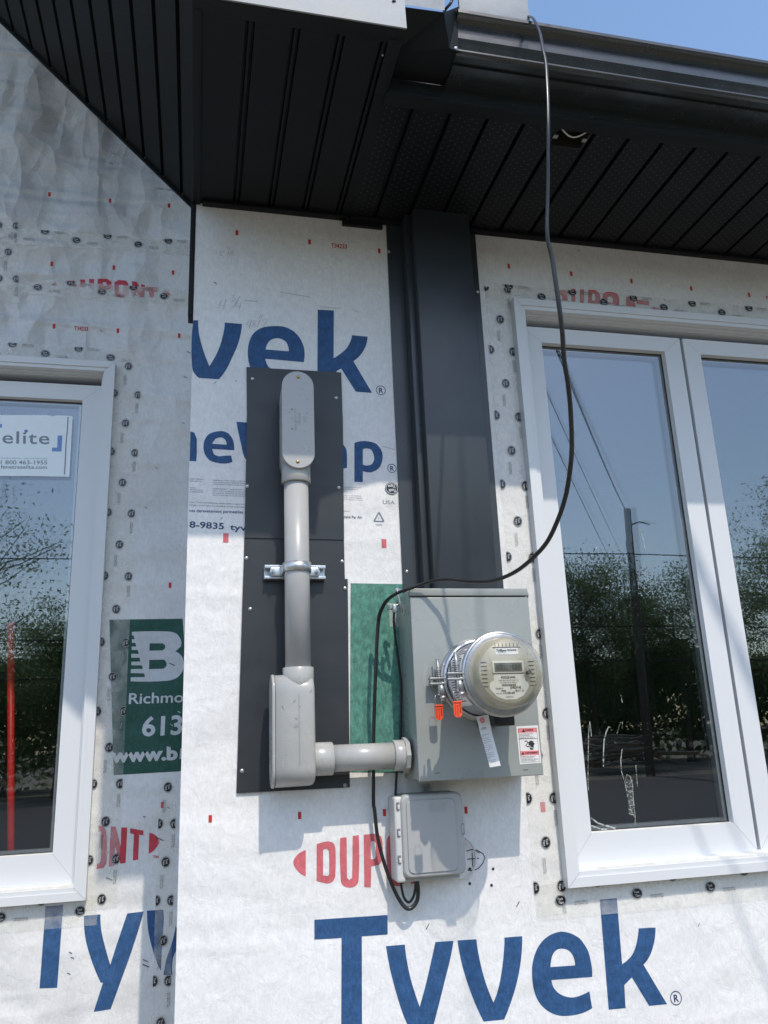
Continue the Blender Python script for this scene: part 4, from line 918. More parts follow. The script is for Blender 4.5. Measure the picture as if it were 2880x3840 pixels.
k = MB(); MC = Vector((.655, 0, .1290)); m_scuff = mat('pale_scuff', (.40, .43, .40), .4)
for r_, a0, a1 in ((.1250, 38, 100), (.1215, 50, 108), (.1250, 140, 165), (.121, 142, 170)):
    k.ribbon([(MC.x-.008+r_*math.cos(math.radians(a_)), MC.z+r_*math.sin(math.radians(a_))) for a_ in range(a0+20, a1+24, 3)], .0012, YB-.0004, m_scuff)
k.build('ring_scuff', cvr)
# meter collar and meter
Y1, Y2_, Y3_ = YB, -.302, -.360
ca_ = thing('meter_collar', 'shiny round steel adapter collar between the meter and its box', 'meter collar', (MC.x, YB, MC.z))
k = MB(); k.lathe((MC.x, YB, MC.z), [(.0965, 0), (.0965, .006), (.093, .010), (.0905, .012)], m_steel); k.build('box_flange', ca_)
k = MB(); k.lathe((MC.x, YB, MC.z), [(.0840, .010), (.0840, .150)], m_galv); 
k.build('drum', ca_)
k = MB()   # paper labels wrapped round the drum
def wrapq(a0, a1, h0, h1, r, m, n=10):
    i = k.mi(m)
    for q in range(n):
        A0, A1 = [math.radians(a0+(a1-a0)*(q+e)/n) for e in (0, 1)]
        f = k.bm.faces.new([k.bm.verts.new((MC.x+r*math.cos(a_), YB-h, MC.z+r*math.sin(a_))) for a_, h in ((A0, h0), (A0, h1), (A1, h1), (A1, h0))]); f.material_index = i; f.smooth = True
wrapq(118, 168, .035, .125, .0846, m_paper); wrapq(182, 228, .045, .120, .0846, m_paper)
for j in range(11): wrapq(121+j*4.2, 122.6+j*4.2, .045, .095+.02*(j % 3), .0850, m_ink, 2)
for j in range(9): wrapq(186+j*4, 187.2+j*4, .055, .085+.02*((j+1) % 2), .0850, m_ink, 2)
wrapq(236, 241, .135, .148, .0852, m_or, 2)
k.build('paper_label', ca_)
def ringband(nm, y0, r):
    th = thing(nm[0], nm[1], 'ring clamp', (MC.x, y0, MC.z), 'ring clamps round the meter collar')
    k = MB(); k.lathe((MC.x, y0, MC.z), [(r-.005, -.008), (r-.001, -.008), (r, -.006), (r, .006), (r-.001, .008), (r-.006, .008)], m_steel); k.build('band', th)
    # lugs, bolt, barrel on the left
    lx = MC.x-r; zc = MC.z-.003
    for s_ in (1, -1):
        k = MB()
        k.box(lx-.034, lx+.006, y0-.0085, y0+.0085, zc+s_*.0060-.0024, zc+s_*.0060+.0024, m_zinc, .0012)
        k.box(lx-.014, lx-.010, y0-.0075, y0+.0075, zc+min(s_*.0055, s_*.034), zc+max(s_*.0055, s_*.034), m_zinc, .0010) if s_ < 0 else k.box(lx-.0245, lx-.0215, y0-.0075, y0+.0075, zc+.006, zc+.034, m_zinc, .0010)
        k.tube([(MC.x+(r+.0025)*math.cos(a_), y0, MC.z+(r+.0025)*math.sin(a_)) for a_ in [math.pi-s_*math.radians(3+q*2.6) for q in range(9)]], [.006-.00045*q for q in range(9)], m_zinc, 8)
        k.build('lug', th)
    k = MB(); k.cyl((lx-.0115, y0-.0005, zc+.052), (lx-.008, y0, zc-.004), .0042, m_zinc, 14)
    for q in range(5): k.cyl((lx-.0105+q*.0003, y0, zc+.026-q*.0042), (lx-.0105+q*.0003, y0, zc+.0235-q*.0042), .0062, m_zinc, 14)
    k.cyl((lx-.0065, y0, zc-.006), (lx-.003, y0, zc-.036), .0078, m_zinc, 18); k.build('bolt', th)
    k = MB(); k.cyl((lx-.0030, y0, zc-.034), (lx-.0024, y0, zc-.040), .0088, m_steel, 18); k.cyl((lx-.0024, y0, zc-.040), (lx-.0020, y0, zc-.045), .0062, m_steel, 10); k.build('bolt_head', th)
    return lx, zc
r1, r2_ = .0925, .0925
lA, zA = ringband(('ring_clamp', 'rear steel ring clamp with bolted lugs, against the meter box'), YB-.020, r1)
lB_, zB = ringband(('ring_clamp', 'front steel ring clamp with bolted lugs, behind the meter glass'), -.2950, r2_)
mt = thing('electricity_meter', 'round glass-domed electricity meter with a grey digital display', 'electricity meter', (MC.x, Y2_, MC.z))
k = MB(); k.lathe((MC.x, Y2_+.006, MC.z), [(.0, 0), (.0885, 0), (.0885, .008), (.086, .010), (.078, .0105)], m_zinc)
k.build('base', mt)
def onf(dx, dz, y=0): return Vector((MC.x+dx, y, MC.z+dz))
YFc = -.338
k = MB(); k.lathe((MC.x, Y2_-.004, MC.z), [(.0790, 0), (.0745, .002), (.0715, .010), (.0655, .0285), (.0640, .0300), (.0, .0300)], m_cream, 72); k.build('inner_cover', mt)
k = MB()
face = [(-.031, .013), (-.036, .013-.004), (-.036, -.022), (-.048, -.030), (-.040, -.045), (-.020, -.056), (.020, -.056), (.040, -.044), (.047, -.030), (.034, -.022), (.034, -.004), (.031, -.004)]
Yf1 = Y2_-.004-.0305
k.poly([(MC.x+a, MC.z+b) for a, b in [(-.034, -.004), (-.034, -.016), (-.044, -.022), (-.044, -.034), (-.030, -.050), (-.012, -.057), (.014, -.057), (.032, -.049), (.044, -.032), (.044, -.022), (.036, -.016), (.036, -.004)]], Yf1, m_mtr, th=.0006)
k.box(MC.x-.036, MC.x+.036, Yf1-.0020, Yf1, MC.z-.002, MC.z+.024, m_mtr, .001); k.poly([(MC.x-.026, MC.z+.038), (MC.x+.026, MC.z+.038), (MC.x+.026, MC.z+.052), (MC.x-.026, MC.z+.052)][::1], Yf1, m_paper)
# scalloped slots round the rim
for a0 in range(0, 360, 45):
    if a0 in (270, 225, 315): continue
for side in (-1, 1):
    for q in range(7): k.box(MC.x+side*.0545-.0065, MC.x+side*.0545+.0065, Yf1-.0010, Yf1, MC.z+.022-q*.0085, MC.z+.0228-q*.0085, m_mtext)
for q in range(7): k.box(MC.x-.026+q*.0085, MC.x-.0253+q*.0085, Yf1-.001, Yf1, MC.z+.0545, MC.z+.0625, m_mtext)
k.box(MC.x-.032, MC.x+.032, Yf1-.0008, Yf1, MC.z+.0532, MC.z+.0541, m_mtext)
k.build('faceplate', mt)
k = MB(); k.box(MC.x-.0315, MC.x+.0315, Yf1-.0028, Yf1-.0021, MC.z+.0015, MC.z+.0200, m_lcd); 
k.text('88000888', onf(-.028, .0048, Yf1-.0031), (.056, 0, 0), (0, 0, .0115), m_lcdd); k.build('display', mt)
k = MB()
def mtx(s_, x, z, wd, h, **kw): k.text(s_, onf(x, z, Yf1-.0007), (wd, 0, 0), (0, 0, h), m_mtext, **kw)
mtx('Trilliant', -.024, .0448, .023, .0046, bold=.04); mtx('FOCUS kWh', -.017, -.0130, .032, .0050, bold=.03); mtx('TYPE RXF FM 2S 240V 3W', -.024, -.0185, .046, .0030); mtx('CL 200 30TA 60Hz', -.021, -.0230, .038, .0028)
mtx('hydro', -.031, -.0355, .0160, .0048); mtx('one', -.019, -.0400, .0100, .0040, bold=.03); mtx('J3423142', .001, -.0345, .0255, .0048, bold=.03); mtx('113 690 693', -.015, -.0455, .0260, .0044, bold=.03); mtx('MULT. X1', .013, -.0410, .0190, .0040, bold=.01); mtx('Landis+Gyr', -.010, -.0530, .0180, .0036); mtx('PW-120', -.031, -.0455, .012, .0030)
for j in range(22): k.box(MC.x-.017+j*.0015, MC.x-.017+j*.0015+.0004+.0005*((j*7) % 3)/2, Yf1-.0008, Yf1-.0003, MC.z-.0290, MC.z-.0250, m_mtext)
for j in range(16): k.box(MC.x+.001+j*.0014, MC.x+.001+j*.0014+.0004+.0005*((j*5) % 3)/2, Yf1-.0008, Yf1-.0003, MC.z+.0455, MC.z+.0490, m_mtext)
mtx('Bell 40.31V mm', -.020, .0415, .018, .0020); k.build('printed_text', mt)
k = MB(); k.cyl((MC.x+.044, Yf1, MC.z-.001), (MC.x+.044, Yf1-.012, MC.z-.001), .0042, m_lcd, 16)
k.tube([onf(.036, .004, Yf1-.010), onf(.041, .011, Yf1-.010), onf(.050, .0, Yf1-.010), onf(.051, -.008, Yf1-.010)], .0011, m_cream, 8); k.build('reset_post', mt)
k = MB(); k.lathe((MC.x, Y2_, MC.z), [(.0880, 0), (.0885, .003), (.0800, .004), (.0765, .006), (.0752, .046), (.0735, .055), (.0690, .0605), (.060, .0625), (.0, .0635)], m_dome, 96); k.build('glass_dome', mt)
k = MB(); k.box(.6455, .6960, -.224-.025, YB-.001, .0190, .0480, m_rub, .003, 3); k.box(.6800, .6850, -.252, -.2485, .0405, .0450, m_paper)
tag(k.build('plug_block'), 'black plastic block under the meter collar', 'block')
# seals
def seal(x, z, y, label, num, wl):
    th = thing('wire_seal', label, 'seal', (x, y, z), 'orange tag seals on the ring clamps')
    W_, H = .0185, .0335
    k = MB(); pts = [(x-W_/2, z), (x+W_/2, z), (x+W_/2, z-H+W_*.45)]+[(x+W_/2*math.cos(a_), z-H+W_*.45-W_*.45*math.sin(a_)) for a_ in [math.pi*q/10 for q in range(1, 10)]]+[(x-W_/2, z-H+W_*.45)]
    k.poly(pts, y, m_or, th=.0035); k.box(x-W_/2-.0004, x+W_/2+.0004, y-.0012, y+.0040, z-.0032, z+.0008, m_or, .0004); k.build('tag', th)
    k = MB(); k.box(x-.0008, x+.0002, y-.0006, y, z-H+.001, z-.010, m_ord); k.box(x-.0017, x+.0008, y-.0006, y, z-.0105, z-.0080, m_ord); k.box(x-W_/2+.0006, x+W_/2-.0008, y-.0015, y-.0011, z-.0029, z-.0022, m_ord)
    k.text('HYDRO ONE', (x-W_/2+.0022, y-.0007, z-.0062), (0, 0, -.0220), (.0027, 0, 0), m_ord); k.text(num, (x+W_/2-.0052, y-.0007, z-.0055), (0, 0, -.0185), (.0030, 0, 0), m_ord, bold=.02); k.build('stamped_lettering', th)
    k = MB(); k.tube([(x-.0055, y+.001, z), (x-.0062, y+.001, z+.0035), (x-.0078, y, z+.0068), (x-.0082, y+.001, z+.015), (x-.0055, y+.001, z+.024)], .0005, m_steel, 6)
    k.tube([(x+.0050, y+.001, z), (x+.0072, y+.001, z+.0058), (x+.0080, y+.001, z+.014), (x+.0065, y+.001, z+.020), (x+.0035, y+.001, z+.0235), (x-.003, y+.001, z+.024)], .0005, m_steel, 6); k.build('wire_loop', th)
ya = YB-.036; a = P('K5', 545, 1300, ya); seal(a.x, a.z, ya, 'orange tag seal hanging from the rear ring clamp, left of the other seal', '4628441', 0)
yb2 = -.312; a = P('K5', 990, 1212, yb2); seal(a.x, a.z, yb2, 'orange tag seal hanging from the front ring clamp, right of the other seal', '4574060', 0)
# hanging notice tag
th = thing('notice_tag', 'white paper notice tag hanging under the meter', 'tag', tuple(P('B4', 940, 1180, -.20)))
k = MB(); yt = -.245; L_ = XZ('B4', [(887,1195),(905,1260),(925,1340),(948,1430),(970,1530),(990,1610)], yt); R_ = XZ('B4', [(983,1178),(1000,1250),(1020,1340),(1040,1430),(1060,1520),(1076,1596)], yt); i = k.mi(m_paper)
bend = [0, .002, .003, .0, -.004, -.006]; va = [k.bm.verts.new((p_[0], yt+b_, p_[1])) for p_, b_ in zip(L_, bend)]; vb = [k.bm.verts.new((p_[0], yt+b_-.002, p_[1])) for p_, b_ in zip(R_, bend)]
for q in range(5): f = k.bm.faces.new((va[q+1], vb[q+1], vb[q], va[q])); f.material_index = i; f.smooth = True
k.build('paper', th)
k = MB()
def nt_(s_, a_, b_, c_): T3(k, 'B4', s_, a_, b_, c_, yt-.0075, m_ink)
T3(k, 'B4', 'NOTICE', (931,1302), (970,1296), (928,1285), yt-.0075, m_ink, bold=.02)
lines = ['Unlawful interference with this', 'meter or seal', 'Toute alteration de ce', 'compteur ou du sceau', 'Removal of this seal by any', 'person other than staff of the', 'utility is an offence under', 'the act', 'Le bris de ce sceau par toute', 'personne non autorisee', 'est une infraction', 'Call before work', 'Keep clear of meter at all', 'times and do not obstruct', 'Appelez avant tout travail', 'Gardez le compteur libre']
for j, s_ in enumerate(lines):
    y_ = 1350+j*15; x_ = 925+(j*15)*.245; nt_(s_, (x_, y_), (x_+68-(j % 4 == 1)*34, y_-12), (x_-2, y_-8))
k.build('printed_text', th)
k = MB(); p = P('B4', 934, 1225, yt-.003); k.lathe(tuple(p), [(.0025, .0004), (.0058, .0004), (.006, 0)], m_pink, 20); k.tube([p, P('B4', 938, 1192, yt), P('B4', 945, 1170, yt+.02)], .0006, m_steel, 6); k.build('eyelet', th)
# warning label
yl = YB-.0006; th = thing('warning_label', 'white bilingual warning label with pink bands on the meter box front', 'label', tuple(P('B4', 1310, 1430, yl)))
def pol(mb, pts, y, m, z='B4'): mb.poly(XZ(z, pts, y), y, m)
k = MB(); pol(k, [(1213,1275),(1390,1265),(1419,1574),(1243,1586)], yl, m_paper); k.build('backing', th)
k = MB(); y1 = yl-.0003; pol(k, [(1226,1292),(1380,1287),(1384,1322),(1230,1327)], y1, m_pink); pol(k, [(1244,1478),(1397,1471),(1401,1506),(1248,1512)], y1, m_pink)
k.poly(XZ('B4', [(1230,1292),(1381,1286),(1407,1565),(1254,1572)], y1), y1, m_ink, [XZ('B4', [(1232,1294),(1379,1288),(1405,1563),(1256,1570)], y1)]); k.build('coloured_bands', th)
k = MB(); y2 = yl-.0006
for a_ in ([(1258,1322),(1273,1295),(1289,1320)], [(1257,1507),(1268,1482),(1280,1505)]): pol(k, a_, y2, m_ink)
T3(k, 'B4', 'WARNING', (1287,1314), (1354,1310), (1286,1299), y2, m_ink, bold=.03, shear=.15); T3(k, 'B4', 'AVERTISSEMENT', (1281,1500), (1395,1495), (1280,1486), y2, m_ink, bold=.03, shear=.15)
for j, s_ in enumerate(['Hazard of electrical shock', 'or burn; this equipment', 'must only be serviced by', 'qualified electrical personnel']): T3(k, 'B4', s_, (1236+j*1.2,1341+j*12), (1350-(j == 1)*25+(j == 3)*18,1337+j*12), (1236+j*1.2,1332+j*12), y2, m_ink)
for j, s_ in enumerate(['Risque de choc electrique', 'ou de brulure; seul un', 'personnel qualifie doit effectuer', 'lentretien de cet appareil']): T3(k, 'B4', s_, (1257+j*1.2,1525+j*12), (1370-(j == 1)*15+(j == 2)*26,1521+j*12), (1257+j*1.2,1516+j*12), y2, m_ink)
# hand with cable pictogram
k.ribbon(XZ('B4', [(1283,1397),(1300,1393),(1310,1405),(1300,1420),(1292,1430),(1305,1440),(1322,1436)], y2), .0018, y2, m_ink)
pol(k, [(1322,1440),(1330,1465),(1352,1465),(1357,1442),(1355,1405),(1318,1410)], y2, m_ink)
for xx, yy in ((1319,1400),(1328,1392),(1339,1390),(1350,1396)): k.ribbon(XZ('B4', [(xx,yy),(xx+1,yy+28)], y2-.0001), .0030, y2-.0001, m_ink)
k.ribbon(XZ('B4', [(1353,1425),(1361,1412)], y2-.0001), .0030, y2-.0001, m_ink); k.ribbon(XZ('B4', [(1318,1432),(1330,1436),(1327,1445),(1345,1448),(1342,1458)], y2-.0003), .0012, y2-.0003, m_paper)
k.ribbon(XZ('B4', [(1233,1379),(1388,1372)], y2), .0006, y2, m_ink); k.build('printed_text', th)
m_grime = mat('dark_scuff', (.16, .16, .155), .6)
def scuffs(par, spots, m):
    k = MB()
    for x, y, z, l, a_ in spots:
        k.ribbon([(x, z), (x+l*.5*math.cos(a_), z+l*.5*math.sin(a_)), (x+l*math.cos(a_+.2), z+l*math.sin(a_+.2))], .0009, y, m)
    return k.build('scuff_marks', par)
rs = random.Random(11)
scuffs(le, [(rs.uniform(.185, .255), cy2-.0428, rs.uniform(-.07, .12), rs.uniform(.003, .012), rs.uniform(-1.6, 1.6)) for q in range(9)], m_grime)
scuffs(cvr, [(rs.uniform(.52, .80), YB-.0004, rs.uniform(bz0+.02, bz1-.03), rs.uniform(.004, .022), rs.uniform(-1.6, 1.6)) for q in range(14)], m_scuff)
scuffs(cv, [(rs.uniform(.205, .262), YU-.0004, rs.uniform(ub+.04, ut-.04), rs.uniform(.003, .010), rs.uniform(-1.6, 1.6)) for q in range(7)], m_grime)
# ================================================================ GROUND CLAMP
gc = thing('ground_clamp', 'small steel ground clamp with bolts on the upper left edge of the meter box', 'clamp', tuple(P('G6', 500, 400, -.09)))
k = MB(); yy = -.088
k.tube([P('G6', 478, 230, yy), P('G6', 490, 330, yy), P('G6', 545, 560, yy), P('G6', 595, 800, yy)], .0058, m_steel, 8, flat=(1, 0, .3)); k.build('strap', gc)
k = MB(); k.cyl(P('G6', 480, 245, yy), P('G6', 484, 182, yy), .0062, m_steel, 6); k.cyl(P('G6', 425, 250, yy), P('G6', 600, 215, yy), .0035, m_steel, 10); k.build('top_bolt', gc)
k = MB(); k.cyl(P('G6', 255, 690, yy), P('G6', 350, 720, yy), .0028, m_steel, 10); k.cyl(P('G6', 235, 672, yy), P('G6', 290, 695, yy), .0062, m_steel, 6); k.build('side_bolt', gc)
k = MB(); a = P('G6', 410, 705, yy); k.box(a.x-.0045, a.x+.0045, yy-.006, yy+.006, a.z-.010, a.z+.009, m_steel, .0015); k.tube([P('G6', 440, 640, yy), P('G6', 480, 612, yy), P('G6', 530, 625, yy+.01)], .003, m_steel, 8); k.build('lug', gc)
k = MB(); k.poly(XZ('G6', [(235,562),(600,590),(640,1180),(285,1172),(262,700)], -.001), -.0012, m_tapem); o = k.build('tape_patch'); tag(o, 'small milky tape patch behind the ground clamp', 'tape')
k = MB(); pth = [P('B4', 213, 345, -.088), P('B4', 212, 420, -.080), P('B4', 225, 560, -.060), P('B4', 240, 660, -.045), P('B4', 255, 780, -.03), P('B4', 270, 920, -.022), P('B4', 272, 1060, -.018), P('B4', 268, 1250, -.016), P('B4', 262, 1400, -.014), P('B4', 240, 1580, -.012), P('B4', 232, 1700, -.012), P('B4', 225, 1840, -.012), P('B4', 222, 1905, -.012)]
def smooth(p, n=6):
    out = []
    for i in range(len(p)-1):
        a, b, c, d = p[max(i-1, 0)], p[i], p[i+1], p[min(i+2, len(p)-1)]
        for q in range(n):
            t_ = q/n; out.append(.5*((2*b)+(c-a)*t_+(2*a-5*b+4*c-d)*t_*t_+(3*b-a-3*c+d)*t_**3))
    out.append(p[-1]); return out
k.tube(smooth(pth), .0031, m_rub, 8); tag(k.build('ground_wire'), 'thin black ground wire from the ground clamp down to the telecom box', 'wire')
# ================================================================ LONG BLACK CABLE
cp = [('TS',1130,60,-.45),('TS',1215,118,-.56),('TS',1275,135,-.628),('TS',1310,190,-.658),('TS',1340,270,-.676),('TS',1358,370,-.694),('TS',1382,480,-.706),('TS',1392,620,-.716),('TS',1400,800,-.723),('TS',1402,1000,-.724),('TS',1400,1200,-.712),('TS',1400,1400,-.698),
      ('Z5',1288,60,-.683),('Z5',1286,190,-.677),('Z5',1296,300,-.670),('Z5',1325,420,-.663),('Z5',1352,600,-.655),('Z5',1378,780,-.645),('Z5',1400,960,-.632),('Z5',1412,1150,-.612),('Z5',1440,1330,-.590),('Z5',1460,1520,-.562),('Z5',1470,1750,-.535),
      ('C3',1540,450,-.52),('C3',1520,620,-.495),('C3',1490,770,-.47),('C3',1440,920,-.445),('C3',1360,1090,-.41),('C3',1260,1210,-.38),('C3',1130,1320,-.34),('C3',1000,1385,-.30),('C3',880,1412,-.27),('C3',740,1412,-.235),('C3',600,1397,-.195),('C3',500,1400,-.175),('C3',400,1425,-.155),('C3',290,1465,-.145),('C3',190,1500,-.13),('C3',110,1555,-.10),('C3',68,1620,-.08),
      ('B4',90,380,-.062),('B4',78,500,-.056),('B4',68,700,-.052),('B4',58,950,-.048),('B4',50,1200,-.034),('B4',45,1400,-.030),('B4',45,1700,-.028),('B4',45,1900,-.026),('B7',672,400,-.026),('B7',690,560,-.026),('B7',730,720,-.026),('B7',780,860,-.026),('B7',830,960,-.028),('B7',870,1005,-.030),('B7',905,1000,-.030),('B7',935,960,-.030),('B7',942,900,-.030),('B7',935,830,-.028),('B7',930,800,-.026)]
cpp = smooth([P(z, x, y, Y) for z, x, y, Y in cp], 5); nc = len(cpp)
k = MB(); k.tube(cpp, [.0040+.0016*min(1, max(0, (q/nc-.18)/.12))-.0010*min(1, max(0, (q/nc-.55)/.2)) for q in range(nc)], m_rub, 12, flat=(0, 1, 0))
tag(k.build('black_cable'), 'long black cable hanging from the gutter and looping down past the meter box', 'cable')
k = MB(); k.tube(smooth([P('B7', 832, 830, -.022), P('B7', 840, 880, -.022), P('B7', 855, 940, -.022), P('B7', 885, 968, -.022), P('B7', 912, 935, -.022), P('B7', 925, 880, -.022), P('B7', 926, 820, -.022)]), .0030, m_rub, 8)
tag(k.build('short_cable_loop'), 'short thin black cable loop under the telecom box', 'cable')
# ================================================================ TELECOM BOX
tb = thing('telecom_box', 'grey plastic telecom box with three latches under the meter box', 'telecom box', (.54, 0, -.31))
YT = -.075
def rr(x0, x1, z0, z1, r, n=6):
    out = []
    for cx, cz, a0 in ((x1-r, z1-r, 0), (x0+r, z1-r, 90), (x0+r, z0+r, 180), (x1-r, z0+r, 270)):
        out += [(cx+r*math.cos(math.radians(a0+90*q/n)), cz+r*math.sin(math.radians(a0+90*q/n))) for q in range(n+1)]
    return out
tx0 = P('B7', 852, 560, YT).x; tx1 = P('B7', 1236, 560, YT).x; tz1 = P('B7', 1000, 292, YT).z; tz0 = P('B7', 1050, 812, YT).z
k = MB(); ring = lambda i_, y: [(a_, y, b_) for a_, b_ in rr(tx0-.004+i_, tx1-i_, tz0+i_, tz1-i_, .016)]
loft(k, [ring(0, -.004), ring(0, YT+.012), ring(.0015, YT+.004), ring(.005, YT)], m_bell); k.build('lid', tb)
k = MB(); ring = lambda i_, y: [(a_, y, b_) for a_, b_ in rr(tx0+.008+i_, tx1-.020-i_, tz0+.010+i_, tz1-.012-i_, .012)]
loft(k, [ring(0, YT+.001), ring(.002, YT-.003)], m_bell); k.build('raised_panel', tb)
sx0 = P('B7', 788, 560, YT+.03).x
k = MB(); k.box(sx0, tx0+.004, YT+.008, -.004, tz0-.008, tz1-.004, m_belll, .007, 3); k.box(tx0-.006, tx1-.012, YT+.02, -.004, tz0-.009, tz0+.01, m_bell, .003); k.build('hinge_side', tb)
for yy_ in (370, 535, 702):
    p = P('B7', 817+(yy_-370)*.03, yy_, YT+.0065); k = MB(); k.box(p.x-.0038, p.x+.0038, YT+.0055, YT+.009, p.z-.0085, p.z+.0085, m_seam, .0005); k.box(p.x-.0012, p.x+.0038, YT+.004, YT+.007, p.z-.007, p.z+.003, m_belll, .0005); k.build('latch', tb)
p = P('B7', 1222, 512, YT); k = MB(); k.box(p.x-.004, p.x+.003, YT-.0008, YT+.004, p.z-.012, p.z+.012, m_seam); k.box(p.x-.004, p.x+.0018, YT-.0014, YT+.003, p.z-.010, p.z+.010, m_bell, .0005); k.build('latch', tb)
k = MB(); T3(k, 'B7', 'Bell', (1015,408), (1112,405), (1015,350), YT-.0036, mat('embossed_grey_plastic', (.33, .335, .33), .5), bold=0); k.build('embossed_lettering', tb)
k = MB(); p = P('B7', 990, 262, -.004); k.box(p.x-.012, p.x+.012, -.006, -.002, p.z-.024, p.z+.010, m_bell, .002); k.cyl((p.x, -.006, p.z), (p.x, -.0072, p.z), .0055, m_seam, 14); k.cyl((p.x, -.0072, p.z), (p.x, -.0085, p.z), .0032, m_zinc, 10); k.build('mounting_tab', tb)
k = MB(); k.tube(smooth([P('B7', 1238, 575, -.02), P('B7', 1275, 605, -.012), P('B7', 1300, 680, -.008), P('B7', 1290, 760, -.008), P('B7', 1250, 812, -.010), P('B7', 1200, 822, -.014), P('B7', 1170, 812, -.02)]), .0024, m_belll, 8)
tag(k.build('grey_strap'), 'thin pale grey strap looping from the right side of the telecom box', 'strap')
# ================================================================ INTERIOR POST
yr = RC+.10; p0 = P('B5', 89, 440, yr); p1 = P('B6', 75, 420, yr); dr = (p1-p0).normalized(); wr = (P('B5', 118, 1000, yr).x-P('B5', 60, 1000, yr).x)/2
pt_ = thing('red_bar', 'bright red bar standing just inside the left window', 'bar', tuple(p1))
k = MB(); k.cyl(p0-dr*.04, p1+dr*.35, wr, m_postr, 24); k.build('tube', pt_)
k = MB(); k.cyl(p0-dr*.055, p0-dr*.035, wr*1.15, m_postr, 24); k.build('end_cap', pt_)
# ================================================================ WHAT THE GLASS REFLECTS
pb = Vector((15.05, -24, GZ)); pt = Vector((15.42, -24, 7.86))
po = thing('utility_pole', 'leaning wooden utility pole across the road, mirrored in the right window', 'utility pole', tuple(pb))
k = MB(); k.tube([pb, pb.lerp(pt, .4), pb.lerp(pt, .8), pt], [.16, .15, .13, .125], m_bark, 12); k.build('shaft', po)
k = MB(); k.tube([pt+Vector((.1, 0, -.6)), pt+Vector((.5, -.1, -.45)), pt+Vector((.9, -.1, -.55))], .03, m_zinc, 6); k.build('bracket', po)
k = MB(); k.box(15.10, 15.30, -23.86, -23.68, 6.0, 6.6, m_bark, .03); k.build('junction_can', po)
mast = Vector((.3, .35, 2.95))
def span(a, b, n, sag): return [a.lerp(b, q/n)-Vector((0, 0, sag*4*(q/n)*(1-q/n))) for q in range(n+1)]
k = MB()
base = span(mast, pt-Vector((0, 0, .15)), 420, .25); dirn = (pt-mast).normalized(); e1 = dirn.orthogonal().normalized(); e2 = dirn.cross(e1)
for ph in (0, 2.094, 4.189): k.tube([q+(e1*math.cos(ph+j*.55)+e2*math.sin(ph+j*.55))*.013 for j, q in enumerate(base)], (.0075), m_rub, 5)
tag(k.build('service_cable'), 'twisted overhead service cable from the roof to the utility pole', 'overhead cable')
for zz, z2, lab in ((2.40, 5.5, 'upper thin overhead telephone line from the roof to the utility pole'), (2.17, 4.2, 'lower thin overhead telephone line from the roof to the utility pole')):
    k = MB(); k.tube(span(Vector((.32, .3, zz)), Vector((15.25, -24, z2)), 60, .12), .0050, m_rub, 5); tag(k.build('telephone_line'), lab, 'overhead line', 'thin overhead telephone lines')
k = MB(); k.tube(span(Vector((.67, 0.2, 2.55)), Vector((4.3, -24.2, 6.9)), 60, .20), .0048, m_rub, 6); tag(k.build('drop_wire'), 'thin overhead wire running straight out over the eave above the meter', 'overhead line')
for zz, lab in ((6.2, 'highest power line strung along the far side of the road'), (3.55, 'middle power line strung along the far side of the road'), (2.35, 'lowest power line strung along the far side of the road')):
    k = MB(); k.tube(span(Vector((-40, -24.2, zz+.1)), Vector((15.2, -24.2, zz)), 30, .15)+span(Vector((15.2, -24.2, zz)), Vector((60, -24.2, zz-.2)), 30, .15)[1:], .020, m_rub, 5); tag(k.build('power_line'), lab, 'overhead line', 'power lines along the road')
pq = Vector((4.3, -24.4, GZ)); k = MB(); k.tube([pq, pq+Vector((0, 0, 8.6))], [.15, .12], m_bark, 10); tag(k.build('short_pole'), 'shorter wooden utility pole across the road, straight out from the meter', 'utility pole')
def tree(loc, H, R, label, leafm, seed, dens=1.0, trunk_h=.35):
    rnd = random.Random(seed); th = thing('tree', label, 'tree', loc, 'trees across the road'); L0 = Vector(loc)
    k = MB(); tips = []
    k.tube([L0, L0+Vector((.1, 0, H*.3)), L0+Vector((-.1, .1, H*.62)), L0+Vector((.05, 0, H*.85))], [H*.022, H*.017, H*.011, H*.004], m_bark, 8)
    for q in range(16):
        a = rnd.random()*6.28; h0 = H*(trunk_h+.5*rnd.random()); l = R*(.5+.5*rnd.random()); s0 = L0+Vector((0, 0, h0)); e_ = s0+Vector((math.cos(a)*l, math.sin(a)*l, l*(.35+.5*rnd.random())))
        mid = s0.lerp(e_, .5)+Vector((0, 0, -l*.06)); k.tube([s0, mid, e_], [H*.005, H*.0028, H*.001], m_bark, 5); tips += [e_, mid, s0.lerp(e_, .75)]
    k.build('trunk', th)
    k = MB(); i = k.mi(leafm); clumps = [(t_, R*(.16+.18*rnd.random())) for t_ in tips]+[(L0+Vector((rnd.gauss(0, R*.35), rnd.gauss(0, R*.35), H*(.22+.70*rnd.random()))), R*(.20+.2*rnd.random())) for q in range(int(40*dens))]
    for c_, r_ in clumps:
        for q in range(int(125*dens)+26):
            d = Vector((rnd.gauss(0, 1), rnd.gauss(0, 1), rnd.gauss(0, .8))); d *= r_*.62; p_ = c_+d; s_ = .052*(.6+rnd.random())
            u_ = Vector((rnd.gauss(0, 1), rnd.gauss(0, 1), rnd.gauss(0, 1))).normalized(); v_ = u_.orthogonal().normalized()
            f = k.bm.faces.new([k.bm.verts.new(p_+u_*s_), k.bm.verts.new(p_+v_*s_*.55), k.bm.verts.new(p_-u_*s_), k.bm.verts.new(p_-v_*s_*.55)]); f.material_index = i
    k.build('crown', th)
def at(xr, Yv): return (xr*Yv, DW-Yv, GZ)
